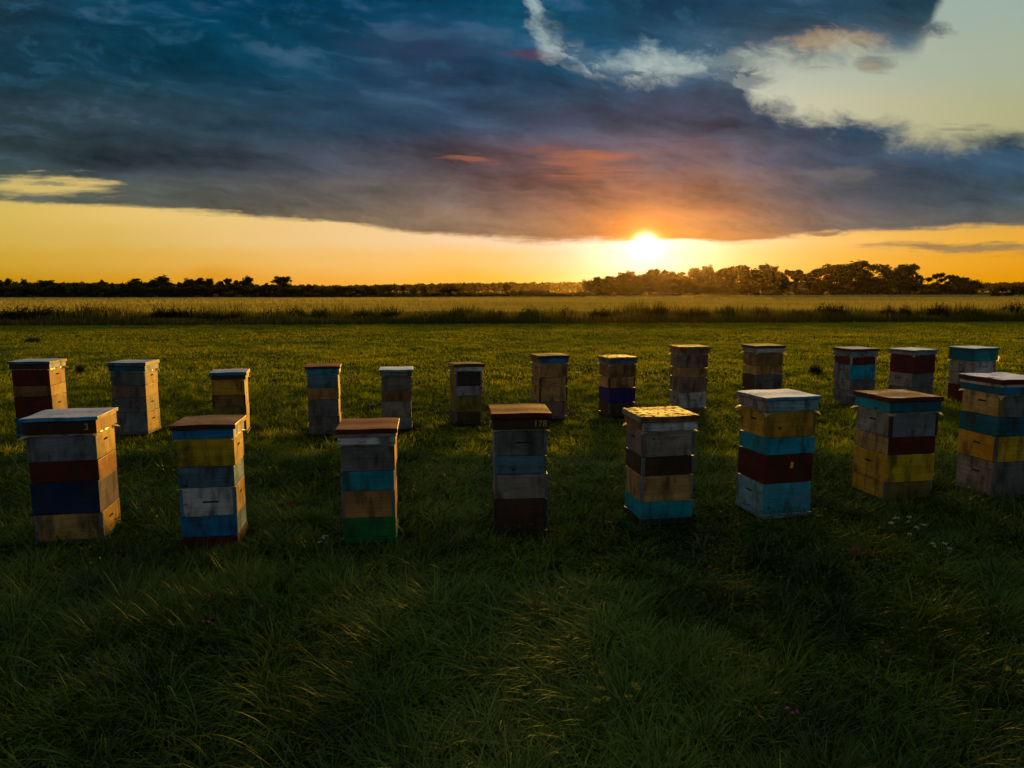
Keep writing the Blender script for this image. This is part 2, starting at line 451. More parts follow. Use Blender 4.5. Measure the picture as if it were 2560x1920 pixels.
GREYW = (0.17, 0.155, 0.145)
PAL = {
    'greyblue': ((0.175, 0.20, 0.225), (0.24, 0.24, 0.24), 0.35),
    'slate': ((0.145, 0.150, 0.155), (0.16, 0.16, 0.16), 0.3),
    'blueslate': ((0.085, 0.19, 0.27), (0.16, 0.18, 0.20), 0.2),
    'lightgrey': ((0.50, 0.50, 0.53), (0.16, 0.14, 0.13), 0.4),
    'white': ((0.60, 0.64, 0.68), (0.22, 0.19, 0.17), 0.45),
    'greybrown': ((0.28, 0.245, 0.215), (0.12, 0.10, 0.09), 0.4),
    'yellow': ((0.56, 0.38, 0.006), (0.30, 0.20, 0.06), 0.12),
    'mustard': ((0.52, 0.28, 0.02), (0.28, 0.18, 0.06), 0.2),
    'olive': ((0.20, 0.16, 0.03), (0.12, 0.09, 0.04), 0.3),
    'tan': ((0.46, 0.28, 0.09), (0.24, 0.15, 0.07), 0.25),
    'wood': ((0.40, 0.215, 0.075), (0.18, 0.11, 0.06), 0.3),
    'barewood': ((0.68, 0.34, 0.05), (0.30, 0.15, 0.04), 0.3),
    'brown': ((0.25, 0.125, 0.05), (0.10, 0.06, 0.03), 0.25),
    'darkbrown': ((0.065, 0.034, 0.020), (0.10, 0.07, 0.05), 0.25),
    'charcoal': ((0.035, 0.030, 0.032), (0.08, 0.07, 0.07), 0.2),
    'redbrown': ((0.105, 0.012, 0.007), (0.16, 0.06, 0.03), 0.12),
    'navy': ((0.002, 0.030, 0.105), (0.05, 0.06, 0.12), 0.08),
    'indigo': ((0.02, 0.015, 0.17), (0.06, 0.05, 0.14), 0.08),
    'blue': ((0.008, 0.20, 0.46), (0.10, 0.16, 0.24), 0.12),
    'brightblue': ((0.05, 0.33, 0.66), (0.20, 0.30, 0.38), 0.15),
    'teal': ((0.006, 0.29, 0.38), (0.06, 0.14, 0.17), 0.12),
    'deepteal': ((0.004, 0.115, 0.18), (0.05, 0.10, 0.12), 0.12),
    'cyanblue': ((0.008, 0.31, 0.50), (0.10, 0.18, 0.22), 0.2),
    'paleblue': ((0.20, 0.36, 0.43), (0.09, 0.07, 0.06), 0.45),
    'skyblue': ((0.03, 0.31, 0.45), (0.17, 0.20, 0.23), 0.55),
    'green': ((0.004, 0.20, 0.04), (0.06, 0.14, 0.06), 0.08),
    'darkgreen': ((0.01, 0.10, 0.06), (0.05, 0.07, 0.05), 0.2),
    'mauve': ((0.23, 0.145, 0.125), (0.12, 0.08, 0.08), 0.3),
    'lilac': ((0.30, 0.25, 0.33), (0.18, 0.14, 0.15), 0.3),
    'orangewood': ((0.50, 0.17, 0.02), (0.25, 0.10, 0.02), 0.3),  # side colour with the low sun's orange painted in
}
MATS = {}
def P(key):
    if key not in MATS:
        c, un, pe = PAL[key]
        MATS[key] = paint_mat('painted_board_' + key, c, un, pe)
    return MATS[key]
TOPS = {
    'grey': top_mat('lid_sheet_grey', (0.42, 0.42, 0.48), (0.30, 0.28, 0.32), 0.3, 0.82),
    'palegrey': top_mat('lid_sheet_pale', (0.74, 0.76, 0.78), (0.60, 0.62, 0.64), 0.2, 0.8),
    'redwood': top_mat('lid_board_red', (0.24, 0.075, 0.035), (0.17, 0.055, 0.03), 0.4, 0.82),
    'brownwood': top_mat('lid_board_brown', (0.20, 0.10, 0.05), (0.28, 0.16, 0.09), 0.45, 0.82),
    'wet': top_mat('lid_sheet_wet', (0.30, 0.11, 0.015), (0.03, 0.016, 0.006), 0.52, 0.66, 0.9, 19.0),
    'patchy': top_mat('lid_board_patchy', (0.20, 0.085, 0.045), (0.46, 0.42, 0.46), 0.42, 0.8),
    'peeling': top_mat('lid_sheet_peeling', (0.85, 0.82, 0.86), (0.09, 0.04, 0.08), 0.30, 0.8, 0.0, 7.0),
    'dark': top_mat('lid_board_dark', (0.05, 0.025, 0.018), (0.10, 0.06, 0.04), 0.3, 0.82),
}
m = Mat('slot_shadow'); b = m.n('BsdfPrincipled'); b.inputs['Base Color'].default_value = (0.03, 0.02, 0.014, 1); b.inputs['Roughness'].default_value = 0.8
m.l(b.outputs[0], m.out.inputs[0]); SLOT = m.m
m = Mat('nail_steel'); b = m.n('BsdfPrincipled'); b.inputs['Base Color'].default_value = (0.55, 0.55, 0.55, 1); b.inputs['Metallic'].default_value = 1; b.inputs['Roughness'].default_value = 0.35
m.l(b.outputs[0], m.out.inputs[0]); STEEL = m.m
m = Mat('plastic_film_yellow')
tr = m.n('BsdfTranslucent'); di = m.n('BsdfDiffuse'); tp = m.n('BsdfTransparent'); gl = m.n('BsdfGlossy')
tr.inputs[0].default_value = (0.85, 0.72, 0.30, 1); di.inputs[0].default_value = (0.55, 0.52, 0.25, 1); gl.inputs['Roughness'].default_value = 0.25
gl.inputs[0].default_value = (0.6, 0.6, 0.6, 1)
m1 = m.n('MixShader'); m1.inputs[0].default_value = 0.4; m.l(tr.outputs[0], m1.inputs[1]); m.l(di.outputs[0], m1.inputs[2])
m2 = m.n('MixShader'); m2.inputs[0].default_value = 0.12; m.l(m1.outputs[0], m2.inputs[1]); m.l(tp.outputs[0], m2.inputs[2])
m3 = m.n('MixShader'); m3.inputs[0].default_value = 0.08; m.l(m2.outputs[0], m3.inputs[1]); m.l(gl.outputs[0], m3.inputs[2])
m.l(m3.outputs[0], m.out.inputs[0]); FILM = m.m
m = Mat('sign_paint_ochre'); b = m.n('BsdfPrincipled'); b.inputs['Base Color'].default_value = (0.45, 0.30, 0.08, 1); b.inputs['Roughness'].default_value = 0.7
m.l(b.outputs[0], m.out.inputs[0]); OCHRE = m.m
m = Mat('tag_card'); b = m.n('BsdfPrincipled'); b.inputs['Base Color'].default_value = (0.62, 0.36, 0.07, 1); b.inputs['Roughness'].default_value = 0.7
m.l(b.outputs[0], m.out.inputs[0]); CARD = m.m

def foliage_mat(name, dark, mid, light, transl=0.45, gloss=0.04):
    m = Mat(name)
    at = m.n('Attribute'); at.attribute_name = 'tint'
    r = m.n('ValToRGB')
    e = r.color_ramp.elements
    e[0].position = 0.0; e[0].color = (*dark, 1)
    e[1].position = 1.0; e[1].color = (*light, 1)
    q = e.new(0.5); q.color = (*mid, 1)
    m.l(at.outputs['Fac'], r.inputs[0])
    d = m.n('BsdfDiffuse'); t = m.n('BsdfTranslucent'); g = m.n('BsdfGlossy')
    m.l(r.outputs[0], d.inputs[0])
    warm = m.mix(1.0, r.outputs[0], (1.15, 1.05, 0.5), 'MULTIPLY')
    m.l(warm, t.inputs[0])
    g.inputs['Roughness'].default_value = 0.42; g.inputs[0].default_value = (0.75, 0.8, 0.55, 1)
    a = m.n('MixShader'); a.inputs[0].default_value = transl; m.l(d.outputs[0], a.inputs[1]); m.l(t.outputs[0], a.inputs[2])
    c = m.n('MixShader'); c.inputs[0].default_value = gloss; m.l(a.outputs[0], c.inputs[1]); m.l(g.outputs[0], c.inputs[2])
    m.l(c.outputs[0], m.out.inputs[0])
    return m.m

GRASS = foliage_mat('grass_blades', (0.042, 0.074, 0.002), (0.170, 0.215, 0.004), (0.38, 0.35, 0.010), 0.5, 0.012)  # farther blades: colour raised to carry the sun's backlight
LONG = foliage_mat('long_grass_blades', (0.010, 0.024, 0.002), (0.048, 0.085, 0.006), (0.13, 0.18, 0.020), 0.14, 0.02)  # foreground blades: colour darkened to stand in for weaker light
WEED = foliage_mat('weed_leaves', (0.024, 0.034, 0.005), (0.085, 0.085, 0.014), (0.30, 0.20, 0.07), 0.55, 0.01)
DARKWEED = foliage_mat('ditch_shrub_leaves', (0.008, 0.016, 0.004), (0.024, 0.036, 0.008), (0.07, 0.075, 0.02), 0.3, 0.01)
LEAF = foliage_mat('tree_leaves', (0.016, 0.022, 0.006), (0.032, 0.042, 0.010), (0.055, 0.065, 0.016), 0.3, 0.02)
CROP = foliage_mat('crop_ears', (0.15, 0.15, 0.035), (0.27, 0.235, 0.07), (0.38, 0.32, 0.12), 0.45, 0.02)
m = Mat('bark'); tcn = m.n('TexCoord'); b = m.n('BsdfPrincipled')
m.l(m.mix(m.noise(m.mapv(tcn.outputs['Object'], (3, 3, 0.6)), 2.0), (0.02, 0.015, 0.01), (0.07, 0.05, 0.035)), b.inputs['Base Color']); b.inputs['Roughness'].default_value = 0.9
m.l(b.outputs[0], m.out.inputs[0]); BARK = m.m

def ground_mat(name, cols, s1, s2, stretch=(1, 1, 1)):
    m = Mat(name)
    tcn = m.n('TexCoord')
    vec = m.mapv(tcn.outputs['Object'], stretch)
    a = m.noise(vec, s1, 6, 0.6); b2 = m.noise(vec, s2, 6, 0.7)
    c = m.mix(m.rng(a, 0.35, 0.65), cols[0], cols[1])
    c = m.mix(m.rng(b2, 0.35, 0.7), c, cols[2])
    b = m.n('BsdfDiffuse'); m.l(c, b.inputs['Color'])
    bu = m.n('Bump'); bu.inputs['Strength'].default_value = 0.6; bu.inputs['Distance'].default_value = 0.05
    m.l(b2, bu.inputs['Height']); m.l(bu.outputs[0], b.inputs['Normal'])
    m.l(b.outputs[0], m.out.inputs[0])
    return m.m

# ---------------------------------------------------------------- ground
GZ = -0.06
def gh(x, y):
    return GZ + (fbm(x * 0.5, y * 0.5, 11, 3) - 0.5) * 0.10 * np.clip((60 - np.abs(y)) / 30, 0, 1)

def sheet(xs, ys, zf):
    Xg, Yg = np.meshgrid(xs, ys)
    Zg = zf(Xg, Yg)
    v_ = np.stack([Xg.ravel(), Yg.ravel(), Zg.ravel()], 1)
    nx, ny = len(xs), len(ys)
    i = np.arange(nx * ny).reshape(ny, nx)
    q = np.stack([i[:-1, :-1].ravel(), i[:-1, 1:].ravel(), i[1:, 1:].ravel(), i[1:, :-1].ravel()], 1)
    return v_, q
fine = np.concatenate([[-3000, -800, -300, -120], np.linspace(-60, 60, 161), [120, 300, 800, 3000]])
finey = np.concatenate([[-3000, -600, -100, -20], np.linspace(-4, 60, 129), [90, 150, 300, 700, 1500, 4000]])
vv_, qq_ = sheet(fine, finey, gh)
g = link('ground', mesh_np('ground', vv_, quads=qq_), ground_mat('meadow_soil', ((0.020, 0.026, 0.008), (0.034, 0.040, 0.010), (0.014, 0.014, 0.006)), 0.8, 9.0))
for p in g.data.polygons: p.use_smooth = True
tag(g, kind='structure')

# ---------------------------------------------------------------- hives
HIVES = {
# name: x, y, yaw, lid height, lid W, lid D, heights of the seams from the lid slab's underside down
'F1': (-3.988, 6.329, 0.192, 1.115, 0.620, 0.538, [1.080, 0.966, 0.718, 0.533, 0.241, -0.001]),
'F2': (-2.685, 6.203, 0.167, 1.074, 0.535, 0.477, [1.032, 0.949, 0.693, 0.511, 0.254, 0.065]),
'F3': (-1.307, 6.378, 0.128, 1.008, 0.536, 0.556, [0.968, 0.865, 0.621, 0.446, 0.195, 0.016]),
'F4': (0.066, 6.560, 0.072, 1.117, 0.551, 0.546, [1.066, 0.965, 0.718, 0.547, 0.314, 0.017]),
'F5': (1.453, 6.875, 0.182, 1.034, 0.595, 0.543, [0.975, 0.892, 0.636, 0.450, 0.195, 0.020]),
'F6': (2.682, 7.091, 0.230, 1.185, 0.608, 0.556, [1.151, 1.042, 0.778, 0.608, 0.317, 0.012]),
'F7': (4.173, 7.607, 0.191, 1.108, 0.648, 0.593, [1.060, 0.948, 0.681, 0.492, 0.195, 0.010]),
'F8': (5.380, 7.711, 0.185, 1.286, 0.610, 0.579, [1.232, 1.123, 0.874, 0.665, 0.387, 0.009]),
'B1': (-7.442, 11.090, 0.114, 1.137, 0.618, 0.529, [1.098, 1.021, 0.755, 0.588, 0.274, 0.001]),
'B2': (-6.036, 11.272, 0.054, 1.103, 0.595, 0.518, [1.046, 0.966, 0.738, 0.545, 0.303, -0.007]),
'B3': (-4.482, 11.211, 0.252, 0.959, 0.552, 0.530, [0.905, 0.842, 0.597, 0.410, 0.221, -0.004]),
'B4': (-3.000, 11.243, 0.190, 1.047, 0.538, 0.518, [1.009, 0.918, 0.700, 0.515, 0.249, -0.002]),
'B5': (-1.910, 11.648, 0.148, 0.951, 0.551, 0.511, [0.914, 0.839, 0.598, 0.427, 0.167, 0.006]),
'B6': (-0.793, 12.025, 0.299, 0.996, 0.532, 0.521, [0.946, 0.871, 0.618, 0.452, 0.178, 0.022]),
'B7': (0.668, 12.598, 0.291, 1.096, 0.585, 0.510, [1.051, 0.959, 0.710, 0.541, 0.273, 0.013]),
'B8': (1.920, 12.881, 0.295, 1.037, 0.584, 0.523, [0.994, 0.914, 0.677, 0.480, 0.214, 0.014]),
'B9': (3.386, 13.525, 0.183, 1.175, 0.634, 0.509, [1.125, 1.040, 0.774, 0.596, 0.310, 0.011]),
'B10': (5.163, 14.548, 0.247, 1.119, 0.677, 0.554, [1.072, 0.981, 0.706, 0.529, 0.224, 0.020]),
'B11': (6.885, 14.184, 0.248, 1.085, 0.649, 0.556, [1.040, 0.929, 0.767, 0.477, 0.260, 0.030]),
'B12': (8.086, 14.281, 0.371, 1.059, 0.667, 0.608, [1.020, 0.959, 0.587, 0.310, 0.034]),
'B13': (9.468, 14.528, 0.314, 1.075, 0.679, 0.607, [1.040, 0.816, 0.568, 0.314, 0.050]),
}
# boxes from the top: (front paint, side colour, slot on the sides, slot on the front, corner battens)
SPEC = {
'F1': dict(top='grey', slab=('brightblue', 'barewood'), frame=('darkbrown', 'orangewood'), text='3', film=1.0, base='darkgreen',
    boxes=[('greyblue', 'barewood', 1, 0, 'slate'), ('redbrown', 'orangewood', 0, 0, None), ('navy', 'mauve', 0, 0, None), ('tan', 'barewood', 1, 0, 'slate')],  # orange and mauve sides carry a sunlit look over red and navy
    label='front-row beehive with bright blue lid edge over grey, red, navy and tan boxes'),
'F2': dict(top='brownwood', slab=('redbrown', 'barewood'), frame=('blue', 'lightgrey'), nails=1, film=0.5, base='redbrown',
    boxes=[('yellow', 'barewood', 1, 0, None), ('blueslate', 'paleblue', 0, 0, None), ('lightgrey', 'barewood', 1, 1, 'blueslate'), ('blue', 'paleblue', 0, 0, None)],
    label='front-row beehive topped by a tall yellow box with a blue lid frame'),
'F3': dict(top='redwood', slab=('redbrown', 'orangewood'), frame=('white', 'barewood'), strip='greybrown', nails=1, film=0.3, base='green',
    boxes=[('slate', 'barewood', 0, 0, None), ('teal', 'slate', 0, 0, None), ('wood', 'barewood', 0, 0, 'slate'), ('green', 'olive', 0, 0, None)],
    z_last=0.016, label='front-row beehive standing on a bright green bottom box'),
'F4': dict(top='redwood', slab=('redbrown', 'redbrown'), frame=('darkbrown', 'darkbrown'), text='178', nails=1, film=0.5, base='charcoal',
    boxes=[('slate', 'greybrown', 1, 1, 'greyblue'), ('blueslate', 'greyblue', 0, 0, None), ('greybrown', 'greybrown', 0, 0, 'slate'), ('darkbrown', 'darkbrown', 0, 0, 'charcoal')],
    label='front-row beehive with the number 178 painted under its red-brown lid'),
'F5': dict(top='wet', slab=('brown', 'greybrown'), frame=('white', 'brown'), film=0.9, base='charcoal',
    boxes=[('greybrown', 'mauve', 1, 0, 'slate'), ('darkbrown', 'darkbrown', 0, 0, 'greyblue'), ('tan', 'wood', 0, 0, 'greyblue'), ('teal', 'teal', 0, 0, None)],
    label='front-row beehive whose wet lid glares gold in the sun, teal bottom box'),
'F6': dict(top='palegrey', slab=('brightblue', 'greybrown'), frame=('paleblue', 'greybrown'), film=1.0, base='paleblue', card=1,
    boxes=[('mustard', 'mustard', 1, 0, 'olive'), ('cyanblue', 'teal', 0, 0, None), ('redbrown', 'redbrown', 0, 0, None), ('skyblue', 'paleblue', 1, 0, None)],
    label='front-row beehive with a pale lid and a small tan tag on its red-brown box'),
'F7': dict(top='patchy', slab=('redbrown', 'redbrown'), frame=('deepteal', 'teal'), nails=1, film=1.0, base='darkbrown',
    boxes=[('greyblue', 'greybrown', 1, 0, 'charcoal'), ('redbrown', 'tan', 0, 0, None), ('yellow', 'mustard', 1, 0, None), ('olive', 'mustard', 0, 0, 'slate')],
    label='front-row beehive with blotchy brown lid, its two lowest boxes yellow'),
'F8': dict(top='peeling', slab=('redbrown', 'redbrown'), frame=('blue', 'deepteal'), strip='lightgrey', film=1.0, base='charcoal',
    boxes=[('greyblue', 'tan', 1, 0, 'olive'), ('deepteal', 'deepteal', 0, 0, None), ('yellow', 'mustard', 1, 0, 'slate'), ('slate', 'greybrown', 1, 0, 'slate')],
    label='tallest beehive at the right edge under a white lid with peeling purple patches'),
'B1': dict(top='grey', slab=('blue', 'barewood'), frame=('darkbrown', 'lightgrey'), film=1.0, base='blue',
    boxes=[('redbrown', 'orangewood', 1, 0, None), ('brown', 'barewood', 0, 0, None), ('redbrown', 'orangewood', 1, 0, None), ('deepteal', 'paleblue', 0, 0, None)],
    label='leftmost back-row beehive, dark red boxes with one brown box between them'),
'B2': dict(top='grey', slab=('blueslate', 'barewood'), frame=('deepteal', 'lightgrey'), film=1.0, base='slate',
    boxes=[('slate', 'barewood', 1, 0, 'blueslate'), ('mauve', 'barewood', 0, 0, None), ('slate', 'tan', 1, 0, None), ('greyblue', 'barewood', 1, 0, None)],
    label='second back-row beehive from the left, grey boxes with bright bare side boards'),
'B3': dict(top='grey', slab=('blue', 'orangewood'), frame=('darkbrown', 'orangewood'), film=0.5, base='charcoal',
    boxes=[('mustard', 'orangewood', 0, 0, None), ('brown', 'orangewood', 0, 0, 'darkbrown'), ('olive', 'orangewood', 0, 0, None), ('olive', 'orangewood', 0, 0, None)],
    label='back-row beehive with mustard top box just behind the yellow-topped front hive'),
'B4': dict(top='redwood', slab=('redbrown', 'orangewood'), frame=('cyanblue', 'barewood'), film=0.5, base='slate',
    boxes=[('blueslate', 'orangewood', 0, 0, None), ('wood', 'orangewood', 0, 0, None), ('slate', 'orangewood', 0, 0, None), ('slate', 'orangewood', 0, 0, None)],
    label='back-row beehive with brown lid, blue frame and one brown band between slate boxes'),
'B5': dict(top='palegrey', slab=('paleblue', 'lightgrey'), frame=('greyblue', 'lightgrey'), film=0.2, base='slate',
    boxes=[('slate', 'wood', 0, 0, None), ('brown', 'wood', 0, 0, None), ('greybrown', 'wood', 0, 0, None), ('greyblue', 'greyblue', 0, 0, None)],
    label='low grey back-row beehive with pale lid just behind the green-bottomed hive'),
'B6': dict(top='dark', slab=('darkbrown', 'tan'), frame=('white', 'brown'), film=0.8, base='charcoal', lean=0.035,
    boxes=[('charcoal', 'brown', 0, 0, 'greyblue'), ('lilac', 'olive', 0, 0, None), ('olive', 'olive', 0, 0, None), ('darkbrown', 'darkbrown', 0, 0, 'slate')],
    label='leaning back-row beehive with black top box above a pale lilac box'),
'B7': dict(top='brownwood', slab=('darkbrown', 'brown'), frame=('blue', 'mauve'), film=0.7, base='slate',
    boxes=[('wood', 'wood', 1, 0, None), ('wood', 'wood', 0, 0, 'darkbrown'), ('tan', 'wood', 1, 0, 'darkbrown'), ('mauve', 'mauve', 0, 0, None)],
    label='brown back-row beehive with dark blue frame behind the hive numbered 178'),
'B8': dict(top='wet', slab=('brown', 'brown'), frame=('blueslate', 'blueslate'), film=0.8, base='darkbrown',
    boxes=[('brown', 'brown', 0, 0, 'brown'), ('wood', 'tan', 0, 0, 'darkbrown'), ('indigo', 'indigo', 0, 0, None), ('darkbrown', 'darkbrown', 0, 0, 'slate')],
    label='back-row beehive with a deep indigo box low in its stack and gleaming lid'),
'B9': dict(top='redwood', slab=('brown', 'brown'), frame=('mauve', 'mauve'), film=0.8, base='slate',
    boxes=[('mauve', 'mauve', 1, 0, None), ('wood', 'wood', 0, 0, None), ('mauve', 'mauve', 1, 0, None), ('lightgrey', 'greybrown', 1, 1, None)],
    label='tall mauve-brown back-row beehive left of the sheep-grey dark one, pale bottom box'),
'B10': dict(top='brownwood', slab=('darkbrown', 'darkbrown'), frame=('lightgrey', 'greybrown'), film=0.9, base='charcoal',
    boxes=[('brown', 'brown', 1, 0, None), ('wood', 'tan', 0, 0, None), ('slate', 'darkbrown', 0, 0, 'slate'), ('darkbrown', 'darkbrown', 0, 0, None)],
    label='dark brown back-row beehive standing behind the pale-lidded front hive'),
'B11': dict(top='grey', slab=('redbrown', 'redbrown'), frame=('paleblue', 'greyblue'), film=0.7, base='slate',
    boxes=[('redbrown', 'redbrown', 0, 0, 'lightgrey'), ('cyanblue', 'greyblue', 1, 0, None), ('slate', 'greybrown', 0, 0, None), ('slate', 'slate', 0, 0, None)],
    label='back-row beehive with a light blue box beneath a thin dark red one'),
'B12': dict(top='palegrey', slab=('paleblue', 'greyblue'), frame=('paleblue', 'greybrown'), film=0.6, base='slate',
    boxes=[('redbrown', 'redbrown', 0, 0, None), ('slate', 'greybrown', 1, 0, None), ('slate', 'slate', 0, 0, None)],
    label='back-row beehive with a very tall dark red top box over grey boxes'),
'B13': dict(top='palegrey', slab=('deepteal', 'deepteal'), frame=('teal', 'deepteal'), film=0.9, base='redbrown', flap=1,
    boxes=[('lightgrey', 'greybrown', 1, 1, 'greybrown'), ('slate', 'greybrown', 0, 0, None), ('redbrown', 'redbrown', 0, 0, None)],
    label='rightmost back-row beehive with deep teal frame, partly behind the tallest hive'),
}
SPEC['B9']['label'] = 'tall mauve-brown back-row beehive with a tan band and pale bottom box'

def board_box(name, w, d, h, mats, slots=(), bev=0.004):
    """box body centred on its origin; mats = [front/back, sides, slot]; slots = list of ('x'|'-x'|'y'|'-y', a, z, width, height)"""
    bm = bmesh.new()
    bmesh.ops.create_cube(bm, size=1.0)
    bmesh.ops.scale(bm, vec=(w, d, h), verts=bm.verts)
    bmesh.ops.bevel(bm, geom=bm.edges[:], offset=bev, segments=2, affect='EDGES', profile=0.6)
    bm.faces.ensure_lookup_table()
    for side, a, z, sw, sh in slots:
        n = {'x': Vector((1, 0, 0)), '-x': Vector((-1, 0, 0)), 'y': Vector((0, 1, 0)), '-y': Vector((0, -1, 0))}[side]
        cand = [f for f in bm.faces if f.normal.dot(n) > 0.999]
        f = max(cand, key=lambda q: q.calc_area())
        t = Vector((0, 0, 1)).cross(n)
        c0 = f.calc_center_median()
        corners = sorted(f.verts, key=lambda q: math.atan2((q.co - c0).z, (q.co - c0).dot(t)))
        def rect(dep, gx=1.0):
            o = []
            for sx, sz in ((-1, -1), (1, -1), (1, 1), (-1, 1)):
                o.append(bm.verts.new(c0 + t * (a + sx * sw / 2 * gx) + Vector((0, 0, z + sz * sh / 2 * gx)) - n * dep))
            return o
        r0, r1 = rect(0), rect(0.016, 0.85)
        bm.faces.remove(f)
        for k in range(4):
            j = (k + 1) % 4
            bm.faces.new((corners[k], corners[j], r0[j], r0[k]))
            q = bm.faces.new((r0[k], r0[j], r1[j], r1[k])); q.material_index = 2
        q = bm.faces.new(r1); q.material_index = 2
    bm.normal_update()
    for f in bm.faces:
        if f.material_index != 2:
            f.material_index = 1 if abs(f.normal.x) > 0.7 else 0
    me = bpy.data.meshes.new(name)
    bm.to_mesh(me); bm.free()
    return me

def lid_slab(w, d, h):
    bm = bmesh.new()
    bmesh.ops.create_cube(bm, size=1.0)
    bmesh.ops.scale(bm, vec=(w, d, h), verts=bm.verts)
    bmesh.ops.bevel(bm, geom=bm.edges[:], offset=0.005, segments=2, affect='EDGES', profile=0.5)
    bmesh.ops.subdivide_edges(bm, edges=[e for e in bm.edges if e.calc_length() > 0.2], cuts=7, use_grid_fill=True)
    ph = random.random() * 9
    for q in bm.verts:
        k = 0.0025 * math.sin(q.co.x * 14 + ph) + 0.002 * math.sin(q.co.y * 17 + ph * 2)
        q.co.z += k
        if abs(q.co.x) > w / 2 - 0.03: q.co.z -= 0.002
    bm.normal_update()
    for f in bm.faces:
        f.material_index = 0 if f.normal.z > 0.8 else (2 if abs(f.normal.x) > 0.7 else 1)
    me = bpy.data.meshes.new('lid_slab'); bm.to_mesh(me); bm.free()
    return me

def film_mesh(w, d, amt, rs):
    """thin sheet squeezed under the lid: a wavy rim that pokes out at the corners"""
    n = 14
    inner = []; outer = []
    per = []
    hw, hd = w / 2, d / 2
    for k in range(n): per.append((-hw + w * k / n, -hd, 0, -1))
    for k in range(n): per.append((hw, -hd + d * k / n, 1, 0))
    for k in range(n): per.append((hw - w * k / n, hd, 0, 1))
    for k in range(n): per.append((-hw, hd - d * k / n, -1, 0))
    vs = []; L = len(per)
    for i, (x, y, nx, ny) in enumerate(per):
        corner = min(abs(i % n), n - i % n)
        out = 0.002 + 0.009 * rs.random() ** 2
        if corner == 0:
            nx, ny = (1 if x > 0 else -1) * .75, (1 if y > 0 else -1) * .75
            out = (0.028 + 0.036 * rs.random()) * amt + 0.010
        elif corner == 1: out += 0.014 * amt * rs.random()
        dz = -out * (0.25 + 0.5 * rs.random())
        vs.append((x - nx * 0.02, y - ny * 0.02, 0))
        vs.append((x + nx * out * 0.55, y + ny * out * 0.55, dz * 0.3 + 0.002 * rs.random()))
        vs.append((x + nx * out, y + ny * out, dz - 0.014 * rs.random() * amt))
    qs = []
    for i in range(L):
        j = (i + 1) % L
        for k in range(2):
            qs.append((i * 3 + k, i * 3 + k + 1, j * 3 + k + 1, j * 3 + k))
    me = bpy.data.meshes.new('plastic_film'); me.from_pydata(vs, [], qs); me.update()
    return me

def nail_mesh():
    bm = bmesh.new()
    bmesh.ops.create_cone(bm, cap_ends=True, segments=8, radius1=0.004, radius2=0.003, depth=0.003)
    bmesh.ops.rotate(bm, cent=(0, 0, 0), matrix=Matrix.Rotation(math.pi / 2, 3, 'X'), verts=bm.verts)
    me = bpy.data.meshes.new('nail'); bm.to_mesh(me); bm.free(); me.materials.append(STEEL)
    return me
NAIL = nail_mesh()

